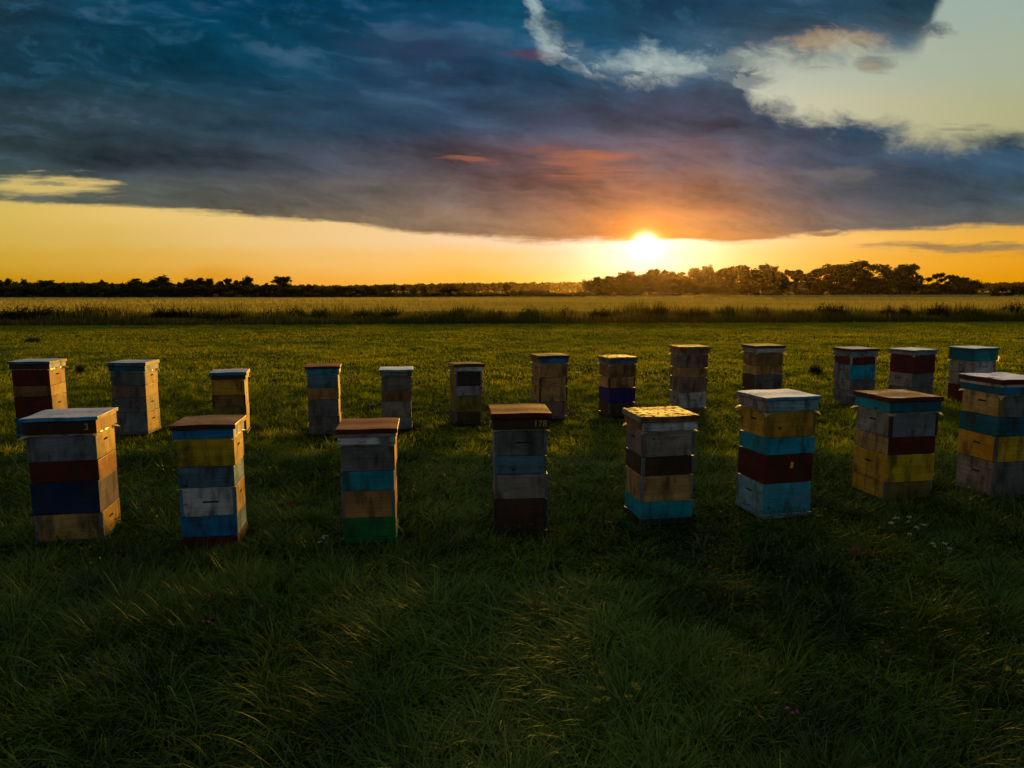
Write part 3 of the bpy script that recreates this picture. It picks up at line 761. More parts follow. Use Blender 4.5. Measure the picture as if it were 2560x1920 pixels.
FOOT = []      # hive footprints, to keep the grass out of them
def build_hive(key):
    x, y, yaw, h, w, d, zs = HIVES[key]
    sp = SPEC[key]
    rs = random.Random(key)
    root = empty('beehive', (x, y, GZ), yaw)
    tag(root, sp['label'], 'beehive', 'stacked wooden beehives in the meadow')
    if sp.get('lean'): root.rotation_euler.y = sp['lean'] * 0.5; root.rotation_euler.x = -sp['lean']
    OZ = -GZ
    ov = 0.035
    bw, bd = w - 2 * ov, d - 2 * ov
    FOOT.append((x, y, yaw, w / 2 - ov, d / 2 - ov))
    # lid: slab and frame
    slab_b = zs[0]
    s = link('lid', lid_slab(w, d, h - slab_b), [TOPS[sp['top']], P(sp['slab'][0]), P(sp['slab'][1])], root, (0, 0, OZ + (h + slab_b) / 2), rs.uniform(-.01, .01))
    fb = zs[1]
    fw, fd = w - 0.036, d - 0.036
    zt = slab_b - 0.003
    if sp.get('strip'):
        mid = fb + (zt - fb) * 0.68
        st = board_box('lid_strip', fw + 0.012, fd + 0.012, zt - mid, None)
        link('lid_strip', st, [P(sp['strip']), P(sp['strip']), SLOT], s, (0, 0, (zt + mid) / 2 - (h + slab_b) / 2))
        zt = mid - 0.003
    fr = link('lid_frame', board_box('lid_frame', fw, fd, zt - fb, None), [P(sp['frame'][0]), P(sp['frame'][1]), SLOT], root,
              (rs.uniform(-.003, .003), 0, OZ + (zt + fb) / 2), rs.uniform(-.008, .008))
    if sp.get('text'):
        cu = bpy.data.curves.new('painted_number', 'FONT'); cu.body = sp['text']; cu.size = 0.082; cu.extrude = 0.0006
        cu.align_x = 'RIGHT'; cu.align_y = 'CENTER'; cu.materials.append(OCHRE if sp['text'] != 'NE' else P('brown'))
        t0 = bpy.data.objects.new('painted_number_outline', cu)
        tm = bpy.data.meshes.new_from_object(t0); bpy.data.objects.remove(t0); tm.name = 'painted_number'
        t = bpy.data.objects.new('painted_number', tm); COL.objects.link(t); t.parent = fr
        t.rotation_euler = (math.pi / 2, 0, 0); t.location = (fw / 2 - 0.02 if key != 'F1' else fw / 2 - 0.06, -fd / 2 - 0.0012, 0)
    if sp.get('nails'):
        for sx in (-1, 1):
            for q in (0.022, 0.05):
                nn = bpy.data.objects.new('nail', NAIL); COL.objects.link(nn); nn.parent = s
                nn.location = (sx * (w / 2 - q), -d / 2 - 0.0012, rs.uniform(-.004, .004))
    # film
    if sp.get('film'):
        link('plastic_film', film_mesh(bw, bd, sp['film'], rs), FILM, root, (0, 0, OZ + fb - 0.004))
    if sp.get('flap'):
        n = 5; vs = []; qs = []
        for i in range(n):
            for j in range(3):
                vs.append((0.04 * j / 2 + 0.008 * math.sin(i * 1.3), -0.02 * j + 0.006 * math.sin(j * 2 + i), -0.028 * i))
        for i in range(n - 1):
            for j in range(2): a = i * 3 + j; qs.append((a, a + 1, a + 4, a + 3))
        me = bpy.data.meshes.new('loose_film'); me.from_pydata(vs, [], qs)
        link('loose_film', me, FILM, root, (bw / 2 + 0.012, -bd / 2 + 0.02, OZ + fb + 0.09))
    # boxes
    zb = [fb] + zs[2:]
    for i, (fc, sc, s1, s2, bat) in enumerate(sp['boxes']):
        if i + 1 >= len(zb): break
        hi, lo = zb[i] - (0.006 if i == 0 else 0.002), zb[i + 1] + 0.002
        bh = hi - lo
        slots = []
        if s1:
            slots += [('x', rs.uniform(-.02, .02), bh * 0.12, 0.10, 0.02), ('-x', rs.uniform(-.02, .02), bh * 0.12, 0.10, 0.02)]
        if s2: slots += [('-y', 0.02, 0.0, 0.13, 0.016)]
        ww, dd = bw + rs.uniform(-.006, .004), bd + rs.uniform(-.006, .004)
        me = board_box('hive_box', ww, dd, bh, None, slots)
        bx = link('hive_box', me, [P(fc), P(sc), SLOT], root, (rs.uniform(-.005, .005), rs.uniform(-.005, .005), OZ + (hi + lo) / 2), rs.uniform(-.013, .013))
        if bat:
            for sx in (-1, 1):
                b2 = board_box('corner_batten', 0.026, 0.006, bh - 0.008, None, bev=0.0015)
                link('corner_batten', b2, [P(bat), P(bat), SLOT], bx, (sx * (ww / 2 - 0.014), -dd / 2 - 0.001, 0))
                b3 = board_box('corner_batten', 0.004, 0.024, bh - 0.008, None, bev=0.001)
                link('corner_batten', b3, [P(bat), P(bat), SLOT], bx, (sx * (ww / 2 + 0.0005), -dd / 2 + 0.014, 0))
        if sp.get('card') and fc == 'redbrown':
            c = link('paper_tag', board_box('paper_tag', 0.034, 0.002, 0.062, None, bev=0.0005), [CARD, CARD, CARD], bx, (0.03, -dd / 2 - 0.0035, 0.035))
            c.rotation_euler.y = 0.15
    # floor board and feet
    lo = zb[-1]
    link('floor_board', board_box('floor_board', bw + 0.012, bd + 0.03, max(0.03, lo + 0.03), None), [P(sp['base']), P(sp['base']), SLOT], root,
         (0, 0, OZ + lo - 0.002 - max(0.03, lo + 0.03) / 2))
    for sx in (-1, 1):
        for sy in (-1, 1):
            link('foot', board_box('foot', 0.05, 0.05, 0.10, None), [P('charcoal'), P('charcoal'), SLOT], root, (sx * (bw / 2 - 0.05), sy * (bd / 2 - 0.05), -0.02))
    return root
for k in HIVES: build_hive(k)

# ---------------------------------------------------------------- grass
def blades(bx, by, length, width, phi, th0, th1, tint, seg):
    """arching blades: th = tilt from upright at the foot, th0 + th1 at the tip"""
    n = len(bx)
    bz = gh(bx, by) - 0.01
    dx, dy = np.cos(phi), np.sin(phi)
    wx, wy = -dy, dx
    tw = rng.uniform(-0.7, 0.7, n)
    wx, wy = wx * np.cos(tw) + dx * np.sin(tw), wy * np.cos(tw) + dy * np.sin(tw)
    P_ = []
    cx, cy, cz = bx.copy(), by.copy(), bz.copy()
    tint_v = []
    for k in range(seg + 1):
        t = k / seg
        if k:
            th = th0 + th1 * (t - 0.5 / seg)
            cx = cx + dx * np.sin(th) * length / seg; cy = cy + dy * np.sin(th) * length / seg; cz = cz + np.cos(th) * length / seg
        cz = np.maximum(cz, bz + 0.01)
        wk = width * (1 - t ** 1.6) * 0.5
        if k < seg:
            P_.append(np.stack([cx - wx * wk, cy - wy * wk, cz], 1)); P_.append(np.stack([cx + wx * wk, cy + wy * wk, cz], 1))
        else: P_.append(np.stack([cx, cy, cz], 1))
    nv = seg * 2 + 1
    V = np.stack(P_, 1).reshape(-1, 3)
    base = (np.arange(n) * nv)[:, None]
    T = []
    for k in range(seg - 1):
        a = 2 * k
        T.append(base + np.array([a, a + 1, a + 3])); T.append(base + np.array([a, a + 3, a + 2]))
    a = 2 * (seg - 1)
    T.append(base + np.array([a, a + 1, a + 2]))
    T = np.stack(T, 1).reshape(-1, 3)
    return V, T, np.repeat(tint, nv)

def outside_hives(x, y):
    ok = np.ones(len(x), bool)
    for (hx, hy, a, hw, hd) in FOOT:
        c, s_ = math.cos(a), math.sin(a)
        lx = (x - hx) * c + (y - hy) * s_; ly = -(x - hx) * s_ + (y - hy) * c
        ok &= ~((np.abs(lx) < hw + 0.015) & (np.abs(ly) < hd + 0.015))
    return ok

def area_points(y0, y1, dens, margin=1.0):
    n = int(dens * ((0.74 * (y1 ** 2 - y0 ** 2)) + 2 * margin * (y1 - y0)))
    yy = rng.uniform(y0, y1, int(n * 1.6) + 50)
    hw = 0.74 * yy + margin
    keep = rng.random(len(yy)) < hw / (0.74 * y1 + margin)
    yy = yy[keep][:n]
    xx = rng.uniform(-1, 1, len(yy)) * (0.74 * yy + margin)
    return xx, yy

def grass_layer(y0, y1, tufts, per, rad, loose, L, Wd, seg, tint0=0.0, lay=1.0):
    out = []
    if tufts:
        tx, ty = area_points(y0, y1, tufts)
        nb = rng.poisson(per, len(tx))
        i = np.repeat(np.arange(len(tx)), nb)
        r = np.abs(rng.normal(0, rad, len(i))); a = rng.uniform(0, 2 * np.pi, len(i))
        bx = tx[i] + r * np.cos(a); by = ty[i] + r * np.sin(a)
        tb = rng.normal(0, 0.12, len(tx))[i]; tl = rng.uniform(0.7, 1.35, len(tx))[i]
        wind = 2 * np.pi * fbm(bx * 0.35, by * 0.35, 40, 2) * 2
        k = 0.55 * lay
        phi = np.arctan2(np.sin(a) + k * np.sin(wind), np.cos(a) + k * np.cos(wind)) + rng.normal(0, 0.35, len(i))
        out.append((bx, by, phi, tb, tl))
    lx, ly = area_points(y0, y1, loose)
    wind = 2 * np.pi * fbm(lx * 0.35, ly * 0.35, 40, 2) * 2
    out.append((lx, ly, wind + rng.normal(0, 1.1, len(lx)), rng.normal(0, 0.1, len(lx)), rng.uniform(0.4, 0.9, len(lx))))
    bx, by, phi, tb, tl = (np.concatenate(q) for q in zip(*out))
    ok = outside_hives(bx, by)
    bx, by, phi, tb, tl = bx[ok], by[ok], phi[ok], tb[ok], tl[ok]
    n = len(bx)
    lush = fbm(bx * 0.7, by * 0.7, 5, 3)
    flat = fbm(bx * 0.45 + 9, by * 0.45, 15, 2)
    length = L * tl * (0.55 + 0.95 * lush) * rng.uniform(0.6, 1.25, n)
    for (hx, hy, a_h, hw_h, hd_h) in FOOT:
        dd_h = np.hypot(bx - hx, by - hy)
        length *= np.clip((dd_h - 0.16) / 0.45, 0.38, 1.0)
    width = Wd * rng.uniform(0.7, 1.4, n)
    th0 = rng.uniform(0.05, 0.55, n) + np.clip(flat - 0.5, 0, 1) * 1.6 * lay
    th1 = rng.uniform(0.5, 2.5, n) * np.clip(0.6 + lush, 0.6, 1.5)
    dry = fbm(bx * 0.22, by * 0.22, 70, 3)
    patch = fbm(bx * 1.3, by * 1.3, 90, 3) * 1.5 - 0.25
    tint = np.clip(0.28 + tint0 + tb + 0.75 * (dry - 0.5) + 0.5 * (patch - 0.5) + rng.normal(0, 0.09, n), 0, 0.86)
    straw = rng.random(n) < 0.010
    tint = np.where(straw, rng.uniform(0.75, 1.0, n), tint)
    return blades(bx, by, length, width, phi, th0, th1, tint, seg)

def join(layers):
    V = []; T = []; A = []; o = 0
    for v_, t_, a_ in layers:
        V.append(v_); T.append(t_ + o); A.append(a_); o += len(v_)
    return np.concatenate(V), np.concatenate(T), np.concatenate(A)

def leafcloud(n, x, y, z, size, seed, tint, spread=0.12):
    """small leaves scattered round given points"""
    r = np.random.default_rng(seed)
    n = len(x)
    a = r.normal(0, 1, (n, 3)); a /= np.linalg.norm(a, axis=1)[:, None]
    b_ = np.cross(a, r.normal(0, 1, (n, 3))); b_ /= np.linalg.norm(b_, axis=1)[:, None]
    s_ = (size * r.uniform(0.6, 1.4, n))[:, None]
    c = np.stack([x, y, z], 1)
    V = np.stack([c - a * s_, c + b_ * s_ * 0.55, c + a * s_, c - b_ * s_ * 0.55], 1).reshape(-1, 3)
    i = np.arange(n) * 4
    T = np.concatenate([np.stack([i, i + 1, i + 2], 1), np.stack([i, i + 2, i + 3], 1)])
    return V, T, np.repeat(np.clip(tint + r.normal(0, 0.13, n), 0, 1), 4)
near = [
    grass_layer(2.0, 5.2, 34, 75, 0.075, 2400, 0.27, 0.0084, 5, 0.0, 1.4),
    grass_layer(5.2, 9.5, 16, 75, 0.07, 1300, 0.22, 0.0092, 4, 0.03, 1.1),
]
cx_, cy_ = area_points(2.2, 9.0, 900)
pk = (fbm(cx_ * 0.8 + 3, cy_ * 0.8, 120, 2) > 0.54) & outside_hives(cx_, cy_)
cx_, cy_ = cx_[pk], cy_[pk]
near.append(leafcloud(0, cx_, cy_, gh(cx_, cy_) + rng.uniform(0.05, 0.17, len(cx_)), 0.011, 77, 0.32))
# rosettes of broad leaves among the grass
rx_, ry_ = area_points(2.2, 9.5, 3.2)
kk = outside_hives(rx_, ry_); rx_, ry_ = rx_[kk], ry_[kk]
ri = np.repeat(np.arange(len(rx_)), 9); ra = rng.uniform(0, 6.28, len(ri))
near.append(blades(rx_[ri] + 0.02 * np.cos(ra), ry_[ri] + 0.02 * np.sin(ra), rng.uniform(0.12, 0.24, len(ri)), rng.uniform(0.022, 0.042, len(ri)), ra, rng.uniform(0.15, 0.6, len(ri)), rng.uniform(0.5, 1.3, len(ri)), np.clip(rng.normal(0.42, 0.1, len(ri)), 0, 1), 5))
# seed stalks standing above it
sx_, sy_ = area_points(2.4, 14, 5.0)
kk = outside_hives(sx_, sy_); sx_, sy_ = sx_[kk], sy_[kk]; ns = len(sx_)
near.append(blades(sx_, sy_, rng.uniform(0.25, 0.46, ns), np.full(ns, 0.0045), rng.uniform(0, 6.28, ns), rng.uniform(0, 0.3, ns), rng.uniform(0, 0.8, ns), np.clip(rng.normal(0.75, 0.15, ns), 0, 1), 5))
V_, T_, A_ = join(near)
tag(link('long_grass', mesh_np('long_grass', V_, T_, attr=A_), LONG), 'long arching dark green grass covering the foreground', 'grass', kind='stuff')
far = [  # tint rises with distance, painting in the sunlit far meadow
    grass_layer(9.5, 17, 6, 60, 0.07, 560, 0.18, 0.011, 3, 0.10, 0.8),
    grass_layer(17, 32, 1.8, 40, 0.13, 270, 0.14, 0.021, 3, 0.27, 0.6),
    grass_layer(32, 60, 0.5, 30, 0.22, 120, 0.13, 0.040, 2, 0.36, 0.5),
]
V_, T_, A_ = join(far)
tag(link('meadow_grass', mesh_np('meadow_grass', V_, T_, attr=A_), GRASS), 'olive green meadow grass between and behind the beehives', 'grass', kind='stuff')

# ---------------------------------------------------------------- ditch with tall weeds
def ditch_y(x): return 51.0 + x * 0.09
def weeds(n, x0, x1, dy0, dy1, hmin, hmax, seed, tint):
    r = np.random.default_rng(seed)
    x = r.uniform(x0, x1, n); y = ditch_y(x) + r.uniform(dy0, dy1, n)
    hh = (hmin + (hmax - hmin) * np.clip(1.9 * fbm(x * 0.30, y * 0.35, seed, 4) - 0.45, 0.05, 1.1) * r.uniform(0.4, 1.2, n))
    tn = np.clip(tint + 0.6 * (fbm(x * 0.25, y * 0.3, seed + 9, 3) - 0.5) + r.normal(0, 0.1, n), 0, 1)
    v_, t_, a_ = blades(x, y, hh, r.uniform(0.04, 0.11, n), r.uniform(0, 6.28, n), r.uniform(0, .25, n), r.uniform(0, .7, n), tn, 3)
    return v_, t_, a_
lay = [weeds(6000, -48, -10, -0.6, 1.0, 0.15, 0.6, 12, 0.86), weeds(12000, -46, 54, -1.2, 2.0, 0.35, 1.15, 3, 0.42), weeds(13000, -48, 56, 2.0, 6.5, 0.35, 1.55, 4, 0.28)]
r2 = np.random.default_rng(99)
xs_ = r2.uniform(-48, 56, 15000); yd = r2.uniform(0.5, 6.5, 15000)
hl = 0.2 + 0.8 * fbm(xs_ * 0.35, (ditch_y(xs_) + yd) * 0.5, 4, 3) * np.clip(yd / 3, .4, 1)
lay.append(leafcloud(0, xs_, ditch_y(xs_) + yd, GZ + hl * r2.random(15000) ** 0.6, 0.075, 5, 0.25))
V_, T_, A_ = join(lay)
tag(link('tall_weeds', mesh_np('tall_weeds', V_, T_, attr=A_), WEED), 'strip of tall brownish weeds along the ditch beyond the meadow', 'weeds', kind='stuff')

# ---------------------------------------------------------------- crop field
def crop_top(x, y):
    return 0.36 + (fbm(x * 0.05, y * 0.02, 31, 3) - 0.5) * 0.16 + (fbm(x * 0.9, y * 0.9, 33, 2) - 0.5) * 0.08
xs_ = np.concatenate([[-900, -500, -300, -200], np.linspace(-150, 170, 220), [230, 330, 520, 900]])
ys_ = np.concatenate([np.linspace(0, 40, 60), np.linspace(44, 250, 70)])
def crop_sheet():
    Xg, Yg = np.meshgrid(xs_, ys_)
    Y2 = ditch_y(np.clip(Xg, -120, 150)) + 8 + Yg * np.interp(Xg, [-60, 20, 60, 150, 260], [0.72, 0.92, 1.1, 1.25, 1.45])
    Zg = crop_top(Xg, Y2)
    Zg[0, :] = GZ - 0.1
    v_ = np.stack([Xg.ravel(), Y2.ravel(), Zg.ravel()], 1)
    nx, ny = len(xs_), len(ys_)
    i = np.arange(nx * ny).reshape(ny, nx)
    q = np.stack([i[:-1, :-1].ravel(), i[:-1, 1:].ravel(), i[1:, 1:].ravel(), i[1:, :-1].ravel()], 1)
    return v_, q
vv_, qq_ = crop_sheet()
o = link('field', mesh_np('field', vv_, quads=qq_), ground_mat('ripe_field', ((0.20, 0.165, 0.045), (0.28, 0.23, 0.07), (0.14, 0.13, 0.03)), 0.02, 0.4, (0.5, 3.0, 1.0)))
tag(o, kind='structure')
n = 80000
r3 = np.random.default_rng(5)
yc = ditch_y(0) + 8 + 150 * r3.random(n) ** 1.6
xc = r3.uniform(-1, 1, n) * (0.76 * yc + 4)
yc = yc + xc * 0.09
v_, t_, a_ = blades(xc, yc, r3.uniform(0.2, 0.42, n), 0.05 + yc * 0.0008, r3.uniform(0, 6.28, n), r3.uniform(0, .3, n), r3.uniform(0, .8, n), np.clip(0.45 + 0.8 * (fbm(xc * 0.03, yc * 0.08, 8, 2) - 0.5) + r3.normal(0, .12, n), 0, 1), 2)
v_[:, 2] += (crop_top(np.repeat(xc, 5), np.repeat(yc, 5)) - GZ)
tag(link('crop', mesh_np('crop', v_, t_, attr=a_), CROP), 'pale golden crop standing in the field behind the weeds', 'crop', kind='stuff')

# ---------------------------------------------------------------- trees and shrubs
def tube(bm, pts, r0, r1, sides=6):
    rings = []
    for i, p in enumerate(pts):
        t = i / (len(pts) - 1); r = r0 + (r1 - r0) * t
        dirv = (pts[min(i + 1, len(pts) - 1)] - pts[max(i - 1, 0)]).normalized()
        a = dirv.orthogonal().normalized(); b_ = dirv.cross(a)
        rings.append([bm.verts.new(p + (a * math.cos(q) + b_ * math.sin(q)) * r) for q in [2 * math.pi * k / sides for k in range(sides)]])
    for i in range(len(rings) - 1):
        for k in range(sides):
            bm.faces.new((rings[i][k], rings[i][(k + 1) % sides], rings[i + 1][(k + 1) % sides], rings[i + 1][k]))

def tree_template(seed, kind):
    """unit-height tree (1 m tall, about 1 m wide); kinds: round, spreading, tall, sparse, bush"""
    rs = random.Random(seed); r = np.random.default_rng(seed)
    bm = bmesh.new()
    lobes = []
    P0 = {'round': (0.12, 0.42, 11), 'spreading': (0.18, 0.55, 13), 'tall': (0.12, 0.28, 10), 'sparse': (0.34, 0.40, 7), 'bush': (0.03, 0.55, 10), 'conifer': (0.08, 0.2, 12)}[kind]
    tz, wr, nl = P0
    top = Vector((rs.uniform(-.03, .03), rs.uniform(-.03, .03), tz + 0.25))
    if kind == 'conifer': top = Vector((0, 0, 0.96))
    trunk_r = 0.028 if kind != 'bush' else 0.012
    tube(bm, [Vector((0, 0, -0.03)), Vector((0.01, 0, tz)), top], trunk_r, trunk_r * 0.45)
    for k in range(nl):
        a = k * 2.4 + rs.uniform(-.4, .4)
        if kind == 'conifer':
            z = 0.12 + 0.82 * k / nl; rad = 0.17 * (1 - z) + 0.01
            lobes.append((Vector((math.cos(a) * rad * .5, math.sin(a) * rad * .5, z)), 0.13 * (1.05 - z) + 0.03, 0.07)); continue
        f = rs.random() ** 0.6
        z = tz + 0.12 + (0.80 - tz) * rs.random() ** (0.8 if kind != 'bush' else 1.0)
        env = math.sqrt(max(0.05, 1 - ((z - (tz + 0.35 * (1 - tz))) / (0.60 * (1 - tz))) ** 2))
        rad = wr * f * env * 0.78
        p = Vector((math.cos(a) * rad, math.sin(a) * rad, z))
        rr = rs.uniform(0.15, 0.22) if kind != 'sparse' else rs.uniform(0.09, 0.13)
        lobes.append((p, rr * (1.1 if kind in ('spreading', 'bush') else 1.0), rr * 0.75))
        s0 = Vector((0, 0, tz * rs.uniform(0.8, 1.0) + 0.02))
        mid = s0.lerp(p, 0.5) + Vector((0, 0, 0.03))
        tube(bm, [s0, mid, p], trunk_r * 0.5, trunk_r * 0.12, 5)
    if kind in ('round', 'spreading', 'tall'):
        lobes.append((Vector((0, 0, 0.90)), 0.12, 0.09))
        for k in range(5):
            a = rs.uniform(0, 6.28); lobes.append((Vector((math.cos(a) * wr * .5, math.sin(a) * wr * .5, tz + rs.uniform(0.02, .15))), 0.12, 0.09))
    tm = bpy.data.meshes.new('trunk'); bm.to_mesh(tm); bm.free(); tm.materials.append(BARK)
    xs, ys, zs, tn = [], [], [], []
    for c, rx, rz in lobes:
        m_ = int((7000 if kind != 'sparse' else 3600) / len(lobes))
        # sub-clumps inside the lobe give ragged edges and gaps
        nc = 9
        cc = r.normal(0, 1, (nc, 3)); cc /= np.linalg.norm(cc, axis=1)[:, None]; cc *= r.uniform(0.45, 1.0, (nc, 1))
        which = r.integers(0, nc, m_)
        q = cc[which] + r.normal(0, 0.24, (m_, 3))
        xs.append(c.x + q[:, 0] * rx); ys.append(c.y + q[:, 1] * rx); zs.append(np.maximum(c.z + q[:, 2] * rz, 0.0))
        tn.append(0.3 + 0.35 * r.random(nc)[which])
    xs, ys, zs, tn = (np.concatenate(q) for q in (xs, ys, zs, tn))
    V, T, A = leafcloud(0, xs, ys, zs, 0.032 if kind != 'bush' else 0.046, seed, 0.0)
    A = np.clip(np.repeat(tn, 4) + r.normal(0, .05, len(A)), 0, 1)
    cm = mesh_np('crown', V, T, attr=A); cm.materials.append(LEAF)
    return tm, cm
TEMPL = {k: [tree_template(100 * i + s_, k) for s_ in range(cnt)] for i, (k, cnt) in enumerate((('round', 3), ('spreading', 3), ('tall', 2), ('sparse', 2), ('bush', 4), ('conifer', 1)))}

def weed_template(seed):
    """upright leafy weed clump"""
    global gh
    r = np.random.default_rng(seed)
    n = 170
    a = r.uniform(0, 6.28, n); rr = 0.42 * r.random(n) ** 0.6
    env = np.sqrt(np.clip(1 - (rr / 0.5) ** 2, 0.05, 1)) * (0.6 + 0.5 * r.random(n) ** 2)
    keep = gh; gh = lambda x, y: np.zeros_like(x)
    V1, T1, A1 = blades(rr * np.cos(a), rr * np.sin(a), env * 0.95, r.uniform(0.018, 0.045, n), a + r.normal(0, .6, n), r.uniform(0, .22, n), r.uniform(0, .5, n), np.clip(r.normal(0.30, .12, n), 0, 1), 3)
    gh = keep
    m_ = 1500
    i = r.integers(0, n, m_); t = r.random(m_) ** 0.7
    V2, T2, A2 = leafcloud(0, (rr * np.cos(a))[i] * (1 + .25 * t) + r.normal(0, .03, m_), (rr * np.sin(a))[i] * (1 + .25 * t) + r.normal(0, .03, m_), env[i] * t * 0.9, 0.035, seed, 0.25)
    cm = mesh_np('foliage', np.concatenate([V1, V2]), np.concatenate([T1, T2 + len(V1)]), attr=np.concatenate([A1, A2])); cm.materials.append(DARKWEED)
    bm = bmesh.new()
    for k in range(6):
        q = r.integers(0, n); tube(bm, [Vector((rr[q] * math.cos(a[q]) * .5, rr[q] * math.sin(a[q]) * .5, -0.02)), Vector((rr[q] * math.cos(a[q]), rr[q] * math.sin(a[q]), env[q] * 1.02))], 0.008, 0.003, 4)
    tm = bpy.data.meshes.new('stems'); bm.to_mesh(tm); bm.free(); tm.materials.append(BARK)
    return tm, cm
TEMPL['weedbush'] = [weed_template(500 + k) for k in range(5)]

def place_plant(name, cat, kind, idx, px, ytop, wpx, dist, label, group, base=GZ, depth=0.0):
    a, _ = uv(px, 729)
    ht = CAM_H + (729 - ytop) / 1775.0 * dist - base
    wd = wpx / 1775.0 * dist
    tm, cm = TEMPL[kind][idx % len(TEMPL[kind])]
    root = empty(name, (a * dist, dist + depth, base), 0)
    tag(root, label, cat, group)
    nat = {'round': 0.80, 'spreading': 1.0, 'tall': 0.58, 'sparse': 0.75, 'bush': 1.0, 'conifer': 0.32, 'weedbush': 1.0}[kind]
    sx = wd / nat
    root.scale = (sx, sx, ht)
    root.rotation_euler.z = random.uniform(0, 6.28)
    if kind not in ('bush', 'weedbush'):
        t = bpy.data.objects.new('trunk', tm); COL.objects.link(t); t.parent = root
        c = bpy.data.objects.new('crown', cm); COL.objects.link(c); c.parent = root
    else:
        t = bpy.data.objects.new('stems', tm); COL.objects.link(t); t.parent = root
        c = bpy.data.objects.new('foliage', cm); COL.objects.link(c); c.parent = root
    return root

ORD = ['first', 'second', 'third', 'fourth', 'fifth', 'sixth', 'seventh', 'eighth', 'ninth', 'tenth', 'eleventh', 'twelfth', 'thirteenth', 'fourteenth', 'fifteenth', 'sixteenth',
       'seventeenth', 'eighteenth', 'nineteenth', 'twentieth', 'twenty-first', 'twenty-second', 'twenty-third', 'twenty-fourth', 'twenty-fifth', 'twenty-sixth', 'twenty-seventh', 'twenty-eighth', 'twenty-ninth', 'thirtieth']
LOOK = {'round': 'round-crowned dark tree', 'spreading': 'broad spreading dark tree', 'tall': 'narrow upright dark tree', 'sparse': 'thin open-crowned tree', 'conifer': 'slim pointed tree'}
GROVE = [(1492, 693, 46, 'spreading'), (1522, 691, 46, 'round'), (1556, 684, 26, 'sparse'), (1577, 683, 30, 'round'), (1592, 690, 30, 'round'), (1625, 677, 48, 'spreading'), (1662, 676, 50, 'spreading'),
         (1700, 681, 38, 'round'), (1738, 674, 36, 'sparse'), (1764, 671, 36, 'round'), (1807, 668, 54, 'spreading'), (1855, 668, 56, 'round'), (1907, 662, 70, 'spreading'), (1950, 683, 24, 'tall'),
         (1969, 676, 18, 'sparse'), (1992, 676, 32, 'sparse'), (2040, 670, 60, 'spreading'), (2085, 665, 54, 'round'), (2112, 665, 44, 'sparse'), (2157, 653, 76, 'round'), (2250, 666, 74, 'spreading'),
         (2295, 689, 22, 'sparse'), (2340, 685, 32, 'sparse'), (2374, 689, 36, 'sparse'), (2411, 694, 54, 'spreading')]
for i, (px, yt, wp, kd) in enumerate(GROVE):
    dist = 330 + 120 * (px - 1475) / 950.0 + (i % 3) * 4
    place_plant('tree', 'tree', 'round' if (kd == 'sparse' and px < 1900) else kd, i, px, yt - 1, wp * 1.42, dist, '%s, %s from the left in the right-hand grove under the sun' % (LOOK[kd], ORD[i]), 'trees of the grove at the right')
# undergrowth of the grove
us = list(np.linspace(1484, 2278, 30)) + [2300, 2322, 2345, 2368, 2392, 2418, 2432]
for i, px in enumerate(us):
    dist = 322 + 120 * (px - 1475) / 950.0
    low = px > 2285
    yt = (703 + 7 * math.sin(i * 2.1)) if not low else 713 + 3 * math.sin(i * 1.7)
    place_plant('shrub', 'shrub', 'bush', i, px, yt, 46 if not low else 40, dist, 'dark undergrowth shrub below the right-hand grove trees', 'undergrowth shrubs of the grove')
LEFT = [(4, 701, 26, 'round'), (22, 700, 18, 'round'), (63, 703, 20, 'round'), (92, 708, 34, 'spreading'), (120, 704, 44, 'round'), (155, 709, 34, 'spreading'), (193, 709, 30, 'round'), (228, 711, 32, 'round'),
        (255, 700, 16, 'conifer'), (262, 706, 30, 'round'), (281, 708, 16, 'conifer'), (308, 711, 18, 'conifer'), (343, 698, 44, 'round'), (372, 709, 22, 'round'), (405, 696, 48, 'round'), (431, 709, 22, 'conifer'),
        (450, 706, 16, 'conifer'), (474, 702, 34, 'round'), (500, 696, 36, 'round'), (523, 700, 26, 'round'), (552, 705, 26, 'sparse'), (572, 699, 32, 'sparse'), (594, 703, 26, 'sparse'), (620, 697, 32, 'round'), (668, 709, 18, 'round'), (706, 695, 46, 'round')]
for i, (px, yt, wp, kd) in enumerate(LEFT):
    place_plant('tree', 'tree', kd, i + 1, px, yt - 2, wp * 1.18, 244 + (i % 4) * 3, '%s, %s from the left in the tree line beyond the field' % (LOOK[kd], ORD[i]), 'trees of the left tree line')
for i, px in enumerate(np.linspace(0, 930, 36)):
    yt = 717 + 4 * math.sin(i * 1.9) + (4 if px > 735 else 0)
    place_plant('shrub', 'shrub', 'bush', i + 2, px, yt, 44, 238, 'dark hedge shrub at the foot of the left tree line', 'hedge shrubs of the left tree line')
for px, yt, wp, lb in ((968, 716, 36, 'wide bush left of two small round bushes in the middle distance'), (1008, 716, 14, 'narrow upright bush in the hazy middle distance'),
                       (1033, 721, 20, 'left of two small round bushes in the middle distance'), (1061, 719, 19, 'right of two small round bushes in the middle distance'),
                       (1130, 716, 60, 'broad low bush below the far hill'), (1267, 716, 24, 'lone round bush left of the dark thicket'),
                       (2496, 719, 34, 'small bush right of the grove in the haze'), (2550, 715, 58, 'broad bush at the right edge of the far field')):
    place_plant('shrub', 'shrub', 'bush', int(px), px, yt, wp, 300, lb, 'bushes in the middle distance')
for i, px in enumerate((1290, 1312, 1335, 1358, 1380, 1405, 1430, 1455)):
    place_plant('shrub', 'shrub', 'bush', i, px, (728, 727, 725, 727, 731, 733, 731, 729)[i], 34, 270, 'low dark shrub of the long thicket left of the grove', 'shrubs of the long thicket')
